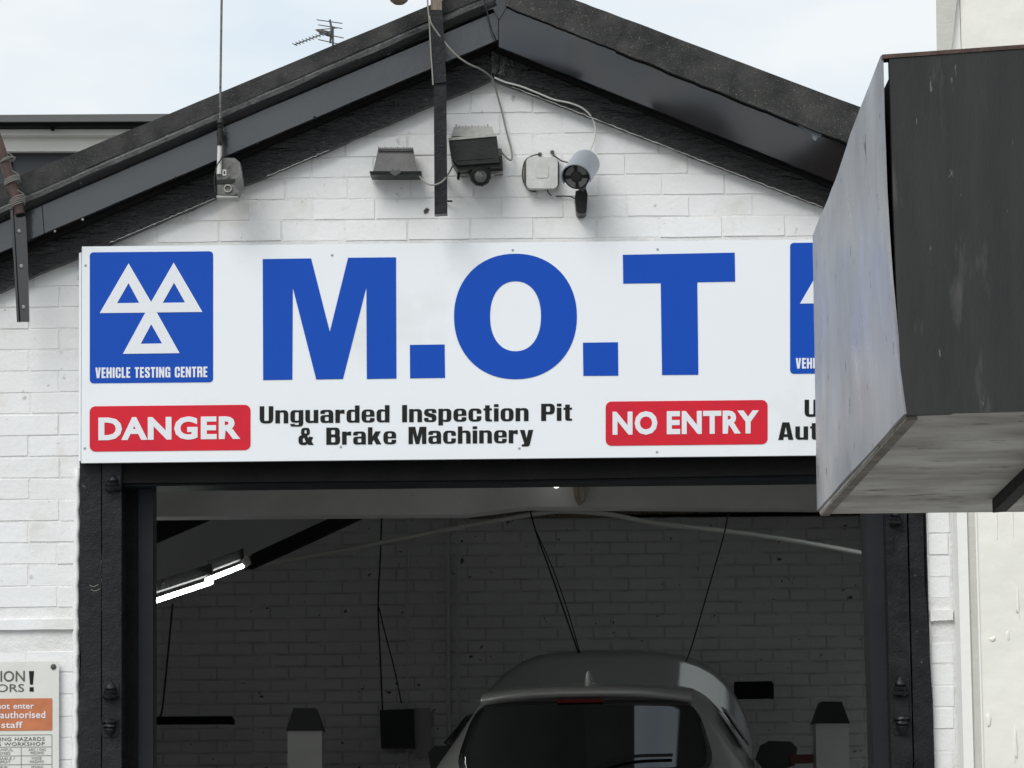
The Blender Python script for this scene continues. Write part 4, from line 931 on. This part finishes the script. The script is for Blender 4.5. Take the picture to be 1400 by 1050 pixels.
tube_obj('loose_wire', [P(302, 190, -0.25), P(305.5, 205, -0.25), P(303, 216, -0.25), P(296, 228, -0.24), P(293, 246, -0.235), P(294.5, 262, -0.23)], 0.0022, M['cable_black'], am, 6)
lathe_obj('mast_clamp', P(301, 184, -0.24), P(304, 184, -0.15), [(0, .013), (1, .013)], M['lamp_black'], am, 8)

# bracket strip and rusty pipe on the left
bs = thing('bracket_strip', P(31, 440, -0.21), 'black perforated steel strip with three pale bolts at far left', 'bracket')
px_prism('strip', [(14, 285), (32.5, 280), (35, 300), (38, 350), (40, 440), (23, 440), (19, 360), (15, 310)], -0.215, -0.205, M['gloss_black'], bs, bevel=0.001)
px_prism('folded_edge', [(14, 285), (17.5, 284), (20, 330), (26, 440), (23, 440), (19, 360)], -0.235, -0.216, M['gloss_black'], bs)
for x, y in ((26, 316), (29, 364), (32, 420)):
    lathe_obj('bolt', P(x, y, -0.215), P(x, y, -0.223), [(0, .008), (.5, .008), (1, .005)], M['steel'], bs, 8)
lathe_obj('spacer', P(28, 330, -0.204), P(28, 330, -0.13), [(0, .012), (1, .012)], M['rust'], bs, 8)
rp = thing('rusty_pipe', P(22, 285, -0.24), 'rusty brown pipe wired to the black strip at far left', 'pipe')
tube_obj('pipe', [P(-60, 40, -0.25), P(-2, 195, -0.245), P(24, 277, -0.242), P(27, 292, -0.24)], 0.0185, M['rust'], rp, 14, False)
def wire_wrap(cx, cy, turns, sp, seed):
    rr = random.Random(seed); c = P(cx, cy, -0.243); pts = []
    for k in range(turns * 10):
        a_ = 2 * math.pi * k / 10; r_ = 0.0235 + rr.uniform(0, .004)
        pts.append(c + Vector((math.cos(a_) * r_ * 1.05, math.sin(a_) * r_, (k / (turns * 10) - .5) * sp + math.cos(a_) * 0.010)))
    pts.append(pts[-1] + Vector((-.02, -.01, .012)))
    tube_obj('wire_tie', pts, 0.0017, M['cable_grey'], rp, 5)
wire_wrap(10, 219, 2, .010, 1); wire_wrap(17, 247, 4, .022, 2); wire_wrap(24, 276, 5, .035, 3)

# cables
def cable(px_pts, r, m, label, name='cable', s=8):
    bm = bmesh.new(); tube(bm, [P(x, y, Y) for x, y, Y in px_pts], r, s); return tag(finish(name, bm, m, None, smooth=True), label, 'cable')
cable([(587, 22, -.245), (590, 33, -.245), (604, 53, -.23), (622, 74, -.22), (640, 87, -.20), (656, 94, -.15), (668, 102, -.08), (673, 107, -.06)], .0035, M['cable_grey'], 'grey cable sagging from the black pole to the gable apex')
cable([(661, -20, -.2), (663, 5, -.19), (667, 20, -.185), (672, 40, -.18), (677, 52, -.17), (681, 68, -.07), (681, 92, -.06), (675, 105, -.055)], .0025, M['cable_black'], 'thin black cable running down over the apex boards')
cable([(673, 107, -.06), (680, 130, -.03), (686, 152, -.02), (692, 178, -.02), (698, 200, -.02), (700, 214, -.03), (698, 219, -.035), (690, 213, -.04), (682, 203, -.05)], .0033, M['cable_grey'], 'grey cable hanging from the apex down to the larger floodlight')
cable([(676, 106, -.06), (690, 112, -.055), (712, 118, -.055), (735, 127, -.055), (757, 136, -.055), (780, 141, -.055), (798, 149, -.05), (810, 162, -.04), (814, 177, -.03), (811, 195, -.04), (803, 212, -.08)], .0033, M['cable_white'], 'white cable looping from the apex to the security camera')
cable([(573, 240, -.1), (580, 249, -.12), (590, 253, -.24), (600, 251, -.25), (608, 245, -.24), (614, 236, -.15), (619, 227, -.1)], .0030, M['cable_grey'], 'short grey cable looped in front of the pole between the floodlights')
cable([(738, 211, -.012), (728, 213, -.012), (718, 220, -.012), (714.5, 235, -.012), (716, 249, -.012), (724, 260, -.012), (733, 262, -.012)], .0022, M['cable_black'], 'thin black cable curled round the white junction box')
cable([(756, 212, -.012), (762, 216, -.015), (768, 220, -.03), (776, 222, -.06)], .0024, M['cable_black'], 'short black cable between junction box and camera')
cable([(748, 258, -.03), (750, 264, -.02), (754, 267.5, -.012)], .0020, M['cable_black'], 'stub of cable below the white junction box')
cable([(760, 268.5, -.012), (772, 268, -.012), (780, 269, -.012), (787, 272, -.012)], .0022, M['cable_black'], 'short black cable running to the camera mount')
for x, y in ((738, 211), (755, 208)):
    tag(lathe_obj('cable_clip', P(x, y, -0.005), P(x, y, -0.02), [(0, .006), (.5, .008), (1, .004)], M['lamp_grey'], None, 8), 'small cable clip on the brick just above the junction box, ' + ('left' if x < 745 else 'right') + ' one', 'clip', 'cable clips')
px_prism('spalled_hole', [(579, 288), (583, 284), (587, 286), (584, 291), (580, 292)], -0.0075, -0.004, M['mark_grey'], front)

# ------------------------------------------------------------------ tv aerial on a far house
YT = 30.0
fh = thing('far_house', P(455, 300, YT), 'distant brick house hidden behind the garage roof, carrying the aerial', 'house')
c = P(455, 120, YT)
box_obj('wall', (c.x - 3, YT - 1.5, 0), (c.x + 3, YT + 6, c.z - 2.2), M['brick_red'], fh)
bm = bmesh.new(); prism(bm, [(c.x - 3.2, YT - 1.7, c.z - 2.2), (c.x + 3.2, YT - 1.7, c.z - 2.2), (c.x, YT - 1.7, c.z - 0.8)], (0, 8, 0)); finish('roof', bm, M['slate'], fh)
box_obj('chimney', (c.x - .3, YT - .3, c.z - 1.4), (c.x + .3, YT + .3, c.z - 0.15), M['brick_red'], fh)
tv = thing('tv_aerial', P(455, 120, YT), 'small grey television aerial showing above the left roof slope', 'aerial')
tube_obj('mast', [P(455, 130, YT), P(455.5, 90, YT), P(455, 36, YT)], 0.014, M['alu_old'], tv, 8, False)
tube_obj('vertical_bar', [P(451, 27, YT - .05), P(453, 40, YT - .05), P(451.5, 59, YT - .05)], 0.014, M['lamp_grey'], tv, 8)
for (xa, ya, xb, yb) in ((433, 27, 468, 32), (435, 34, 468, 39), (431, 41, 464, 38), (436, 45, 470, 52), (435, 54, 462, 60)):
    tube_obj('reflector_rod', [P(xa, ya, YT), P(xb, yb, YT)], 0.006, M['lamp_grey'], tv, 6, False)
tube_obj('boom', [P(403, 61, YT - 1.0), P(456, 41, YT)], 0.009, M['lamp_grey'], tv, 6, False)
for i in range(11):
    t = i / 11; x = 403 + 50 * t; y = 61 - 19 * t
    tube_obj('director_rod', [P(x - 3.5, y - 1.8, YT - 1 + t - .1), P(x + 3.5, y + 1.6, YT - 1 + t + .1)], 0.005, M['lamp_grey'], tv, 5, False)
px_prism('dipole_box', [(432, 40), (436, 39.5), (452, 43), (451, 48), (446, 47)], YT - .15, YT - .05, M['lamp_grey'], tv)

# ------------------------------------------------------------------ inside the workshop
fx = thing('strip_light', P(270, 790, 4.2), 'pair of lit fluorescent tubes sloping under the roof at left', 'light')
for (p, q, ya, yb) in (((196, 827), (289, 796), 3.0, 4.0), ((283, 793), (331, 774), 4.1, 5.0)):
    a = P(*p, ya); b = P(*q, yb)
    tube_obj('tube', [a, b], 0.0105, M['tube'], fx, 10, False)
    up_ = Vector((0, 0.06, 0.062)); bm = bmesh.new()
    prism(bm, [a + up_ + Vector((0, -.04, -.02)), a + up_ + Vector((0, .04, -.02)), a + up_ + Vector((0, .03, .03)), a + up_ + Vector((0, -.03, .03))], b - a); finish('batten', bm, M['beam_black'], fx)
px_prism('end_cap', [(328, 768), (338, 757), (344, 770), (334, 778)], 5.0, 5.08, M['beam_black'], fx)
bl = thing('bulb_light', P(760.5, 668, 1.2), 'small glowing round bulb just under the header beam', 'light')
bm = bmesh.new(); bmesh.ops.create_uvsphere(bm, u_segments=16, v_segments=10, radius=0.017); bmesh.ops.translate(bm, verts=bm.verts, vec=P(760.5, 661.5, 1.2)); finish('globe', bm, M['bulb'], bl, smooth=True)
c = P(760.5, 661.5, 1.2); lathe_obj('socket', c + Vector((0, 0, .014)), c + Vector((0, 0, .09)), [(0, .012), (1, .014)], M['beam_black'], bl, 10)
def batten(p0, p1, Y, label, lab2):
    o = thing('unlit_batten_light', P((p0[0] + p1[0]) / 2, p1[1], Y), label, 'light', 'unlit batten lights on chains')
    px_prism('casing', [(p0[0], p0[1]), (p1[0] - 3, p0[1] - 1), (p1[0], p0[1] + 4), (p1[0], p1[1]), (p0[0], p1[1] + 1)], Y, Y + 0.12, M['beam_black'], o, bevel=0.003)
    a = P(p0[0], p1[1] + 2, Y + 0.02); b = P(p1[0] - 4, p1[1] + 1, Y + 0.02)
    tube_obj('tube', [a, b], 0.006, M['lift_white'], o, 8, False)
batten((180, 980), (319, 990), 8.6, 'unlit batten light hanging low at the left of the workshop', '')
batten((1005, 932), (1058, 955), 8.6, 'unlit batten light behind the car roof at right', '')
def rope(pts, r, label, m='cable_black'):
    bm = bmesh.new(); tube(bm, [P(*p) for p in pts], r, 6); return tag(finish('rope', bm, M[m], None, smooth=True), label, 'rope')
rope([(236, 825, 8.5), (231, 880, 8.5), (223, 960, 8.5), (219, 982, 8.5)], .006, 'dark suspension cord down to the left batten light')
rope([(522, 702, 8.8), (520, 760, 8.8), (517, 830, 8.8), (520, 900, 8.8), (523, 972, 8.8)], 0.005, 'dark cord hanging straight down to the dark wall box')
rope([(518, 830, 8.8), (527, 868, 8.8), (538, 910, 8.8), (549, 962, 8.8)], .004, 'thin cord splitting off towards the pale sheet')
rope([(723, 690, 7.5), (733, 728, 7.5), (750, 775, 7.5), (771, 835, 7.5), (791, 893, 7.5)], 0.005, 'thick doubled cord slanting down to the car roof at its left')
rope([(731, 722, 7.55), (756, 778, 7.55), (776, 835, 7.55), (793, 893, 7.55)], 0.0035, 'thinner cord running alongside the thick slanting cord')
rope([(996, 700, 7.5), (989, 734, 7.5), (970, 800, 7.5), (948, 876, 7.5), (938, 905, 7.5)], 0.004, 'dark cord slanting down to the right side of the car roof')
tag(px_prism('wall_cabinet', [(519, 971), (565, 969), (567, 1022), (521, 1023)], 9.25, 9.48, M['frame_dark'], None, bevel=0.004), 'dark square cabinet on the back wall left of the car', 'cabinet')
tag(px_prism('pale_sheet', [(566, 968), (588, 968), (590, 1035), (568, 1036)], 9.40, 9.47, M['beam_grey'], None, bevel=0.002), 'pale upright panel beside the dark wall cabinet', 'panel')
tag(px_prism('ceiling_hook', [(783, 660), (803, 660), (800, 682), (792, 690), (786, 680)], 1.22, 1.29, M['wood_old'], None, bevel=0.004), 'brown stub bracket on the grey beam right of the bulb', 'bracket')

# two post vehicle lift
lift = thing('vehicle_lift', (0.35, 7.0, 0.03), 'two-post vehicle lift with white columns and black caps holding the car', 'lift')
for (x0_, x1_, yt, yc) in ((393, 440, 999, 968), (1115, 1160, 989, 959)):
    a = P(x0_, yt, 7.0); b = P(x1_, yt, 7.0)
    col = box_obj('column', (a.x, 7.0, 0.03), (b.x, 7.22, a.z), M['lift_white'], lift, bevel=0.004)
    bm = bmesh.new(); frustum(bm, (x0_ + 8, x1_ - 9, yc, 6.99, 7.2), (x0_ - 2, x1_ + 2, yt, 6.985, 7.23)); finish('cap', bm, M['car_black'], col, bevel=0.004)
px_prism('carriage', [(1080, 1032), (1112, 1031), (1112, 1043), (1080, 1044)], 7.05, 7.15, M['lift_red'], lift, bevel=0.004)
for sx, xx in ((-1, P(440, 999, 7.0).x), (1, P(1115, 989, 7.0).x)):
    for dy in (-0.9, 0.9):
        tube_obj('arm', [(xx, 7.1, 1.28), (0.5 + sx * 0.45, 7.1 + dy, 1.30)], 0.05, M['lift_red'], lift, 8, False)

# ------------------------------------------------------------------ the car
TH = R(5.2); CX, CY, CZ = 0.335, 5.0, 1.05
def W(x, u, z): return Vector((CX + x * math.cos(TH) + u * math.sin(TH), CY + u * math.cos(TH) - x * math.sin(TH), CZ + z))
car = thing('car', (CX, CY + 2, CZ), 'silver-grey hatchback raised on the lift inside the dark workshop', 'car')
rings = [
 [(.76, .02, .30), (.82, .00, .60), (.82, .04, .84), (.76, .08, .92), (.565, .29, 1.23), (.53, .26, 1.275), (.34, .21, 1.30), (0, .19, 1.31)],
 [(.80, .30, .30), (.87, .30, .60), (.86, .36, .90), (.79, .42, .97), (.60, .52, 1.25), (.55, .50, 1.315), (.36, .48, 1.335), (0, .47, 1.345)],
 [(.82, 1.1, .25), (.885, 1.1, .60), (.875, 1.1, .94), (.81, 1.1, 1.01), (.64, 1.1, 1.28), (.55, 1.1, 1.35), (.37, 1.1, 1.375), (0, 1.1, 1.385)],
 [(.82, 2.0, .22), (.885, 2.0, .60), (.875, 2.0, .92), (.82, 2.0, .99), (.65, 2.0, 1.28), (.54, 2.0, 1.355), (.37, 2.0, 1.385), (0, 2.0, 1.395)],
 [(.82, 2.6, .22), (.885, 2.6, .60), (.87, 2.6, .90), (.82, 2.6, .97), (.64, 2.55, 1.25), (.52, 2.5, 1.33), (.36, 2.45, 1.365), (0, 2.42, 1.375)],
 [(.82, 3.3, .25), (.88, 3.3, .60), (.85, 3.3, .86), (.78, 3.3, .93), (.72, 3.25, 1.0), (.55, 3.2, 1.04), (.36, 3.15, 1.06), (0, 3.1, 1.07)],
 [(.78, 3.95, .30), (.82, 3.98, .55), (.76, 3.95, .76), (.68, 3.93, .82), (.60, 3.92, .86), (.48, 3.92, .88), (.32, 3.92, .89), (0, 3.92, .90)]]
rings = [[(x * 0.955, u, z) for x, u, z in r_] for r_ in rings]
bm = bmesh.new(); V = []
for r_ in rings:
    row = [bm.verts.new(W(-x, u, z)) for x, u, z in r_[:-1]] + [bm.verts.new(W(*r_[-1]))] + [bm.verts.new(W(x, u, z)) for x, u, z in r_[:-1][::-1]]
    V.append(row)
nr = len(V[0])
for a, b in zip(V, V[1:]):
    for k in range(nr - 1): bm.faces.new((a[k], b[k], b[k + 1], a[k + 1]))
for ring in (V[0], V[-1]):
    cmid = {}
    for j in range(7):
        l_, r2 = ring[j], ring[nr - 1 - j]; m_ = bm.verts.new((l_.co + r2.co) / 2 + (W(0, -.06 if ring is V[0] else .06, 0) - W(0, 0, 0)) * (1 if j < 4 else .4)); cmid[j] = m_
    for j in range(6):
        bm.faces.new((ring[j], ring[j + 1], cmid[j + 1], cmid[j])); bm.faces.new((cmid[j], cmid[j + 1], ring[nr - 2 - j], ring[nr - 1 - j]))
    bm.faces.new((ring[6], ring[7], cmid[6])); bm.faces.new((cmid[6], ring[7], ring[8]))
lowl = [r_[0] for r_ in V]; lowr = [r_[-1] for r_ in V]
for i in range(len(V) - 1): bm.faces.new((lowl[i], lowr[i], lowr[i + 1], lowl[i + 1]))
body = finish('body', bm, M['car_paint'], car, smooth=True, sub=2)
# rear window, rounded outline curved across
def sheet_obj(name, fn, nu, nv, m, parent, th=None):
    bm = bmesh.new(); g = [[bm.verts.new(fn(i / nu, j / nv)) for j in range(nv + 1)] for i in range(nu + 1)]
    for i in range(nu):
        for j in range(nv): bm.faces.new((g[i][j], g[i + 1][j], g[i + 1][j + 1], g[i][j + 1]))
    return finish(name, bm, m, parent, smooth=True)
def glass_fn(u, v):
    s = 2 * u - 1; q = 2 * v - 1
    # square -> rounded rectangle
    k = 0.16; sx = s * math.sqrt(1 - k * q * q * q * q); qz = q * math.sqrt(1 - k * s * s * s * s)
    t = (qz + 1) / 2; hw = 0.665 - 0.115 * t
    x = sx * hw; z = 0.87 + (1.245 - 0.87) * t
    return W(x, 0.025 + 0.19 * t + 0.055 * (x / 0.6) ** 2 - 0.035, z)
gw = sheet_obj('rear_window', glass_fn, 24, 12, M['car_glass'], car)
sol = gw.modifiers.new('s', 'SOLIDIFY'); sol.thickness = 0.012; sol.offset = 0
def strip(name, x0_, x1_, za, zb_, ua, ub, m, parent, n=10):
    bm = bmesh.new(); top = []; bot = []
    for i in range(n + 1):
        x = x0_ + (x1_ - x0_) * i / n; du = 0.05 * (x / .6) ** 2
        top.append(W(x, ub + du, zb_ - 0.02 * (x / .6) ** 2)); bot.append(W(x, ua + du, za - 0.02 * (x / .6) ** 2))
    plank(bm, top[0], top[-1], bot[-1], bot[0], W(0, .03, 0) - W(0, 0, 0), n, 0, 0)
    return finish(name, bm, m, parent, smooth=False)
# tailgate spoiler lip
def spoil(u, v):
    x = (2 * u - 1) * (0.53); du = 0.07 * (abs(x) / .58) ** 2.4; dz = -0.045 * (abs(x) / .58) ** 2.6
    prof = [(0.50, 1.350), (0.26, 1.330), (0.17, 1.312), (0.145, 1.288), (0.16, 1.268), (0.24, 1.258)]
    t = v * (len(prof) - 1); i = min(int(t), len(prof) - 2); f = t - i
    return W(x, prof[i][0] * (1 - f) + prof[i + 1][0] * f + du, prof[i][1] * (1 - f) + prof[i + 1][1] * f + dz)
sheet_obj('spoiler', spoil, 24, 10, M['car_paint'], car)
strip('brake_light', -0.14, 0.09, 1.236, 1.254, .16, .17, M['red_lens'], car)
# bonnet standing open beyond the roof: its painted outside faces the doorway
TOP = [(655, 975), (668, 948), (690, 924), (715, 907), (738, 898), (770, 894), (805, 892.5), (850, 893), (895, 894), (930, 898), (952, 905), (972, 916), (988, 931), (1002, 952), (1013, 975), (1020, 1000), (1024, 1030)]
def bonnet(u, v):
    t = u * (len(TOP) - 1); i = min(int(t), len(TOP) - 2); f = t - i
    x = TOP[i][0] * (1 - f) + TOP[i + 1][0] * f; y = TOP[i][1] * (1 - f) + TOP[i + 1][1] * f
    sxx = (x - 835) / 175.0
    yb = y + (1120 - y) * v; lean = (1120 - yb) / 225.0
    crease = 0.085 * max(0, abs(sxx) - 0.50) + 0.5 * max(0, abs(sxx) - 0.93) ** 1.5
    return P(x, yb, 8.35 + 0.27 * lean + crease + 0.03 * (1 - v) ** 3)
bn = sheet_obj('raised_bonnet', bonnet, 64, 20, mat('pale_bonnet_paint', (0.62, 0.63, 0.64), 0.12, metal=0.3, coat=1.0), car)
sol = bn.modifiers.new('s', 'SOLIDIFY'); sol.thickness = 0.03; sol.offset = -1
tag(bn, 'pale bonnet standing open beyond the roof')
# stub aerial
lathe_obj('roof_aerial', W(0.01, 0.32, 1.325), W(0.01, 0.29, 1.40), [(0, .040), (.08, .036), (.2, .024), (.9, .012), (1, .004)], M['car_paint'], car, 12)
tube_obj('wiper', [W(0.02, -.03, .88), W(0.22, .0, .955), W(0.44, .03, .965)], .008, M['car_black'], car, 6)
for sx in (-1, 1):
    for k, (u0, u1) in enumerate(((0.62, 1.28), (1.36, 2.2))):
        bm = bmesh.new(); pts = []
        for (u, v) in ((u0 + (.12 if k == 0 else 0), 0.12), (u1, 0.06), (u1, .86), (u0 + (.30 if k == 0 else 0.02), .84 if k else .74)):
            tt = (u - .5) / 1.6; zb_ = 1.03; zt_ = 1.26 + 0.04 * min(max(tt, 0), 1); xb = .80; xt = .635
            pts.append(W(sx * (xb + (xt - xb) * v), u, zb_ + (zt_ - zb_) * v))
        prism(bm, pts, W(sx * -.012, 0, 0) - W(0, 0, 0)); finish('side_window', bm, M['car_glass'], car, bevel=0.003)
    bm = bmesh.new(); prism(bm, [W(sx * x, 2.22, z) for x, z in ((.80, .99), (.83, 1.065), (.88, 1.09), (1.00, 1.085), (1.035, 1.05), (1.02, .955), (.94, .93), (.84, .94))], W(0, .12, 0) - W(0, 0, 0))
    finish('door_mirror', bm, M['car_black'], car, bevel=0.02, smooth=True, auto=60)
    bm = bmesh.new(); prism(bm, [W(sx * x, -0.005 + .1 * (x - .6), z) for x, z in ((.62, .62), (.83, .64), (.81, .78), (.68, .80))], W(0, .05, 0) - W(0, 0, 0)); finish('tail_light', bm, M['red_lens'], car, bevel=0.006)
    for u in (0.75, 3.2):
        c1 = W(sx * .68, u, .20); c2 = W(sx * .86, u, .20)
        wh = lathe_obj('wheel', c1, c2, [(0, .26), (.1, .31), (.85, .31), (.97, .28), (1, .20)], M['car_black'], car, 28)
        lathe_obj('rim', c2 - (c2 - c1) * .08, c2 + (c2 - c1) * .02, [(0, .19), (.8, .19), (1, .05)], M['alu_pale'], wh, 20)
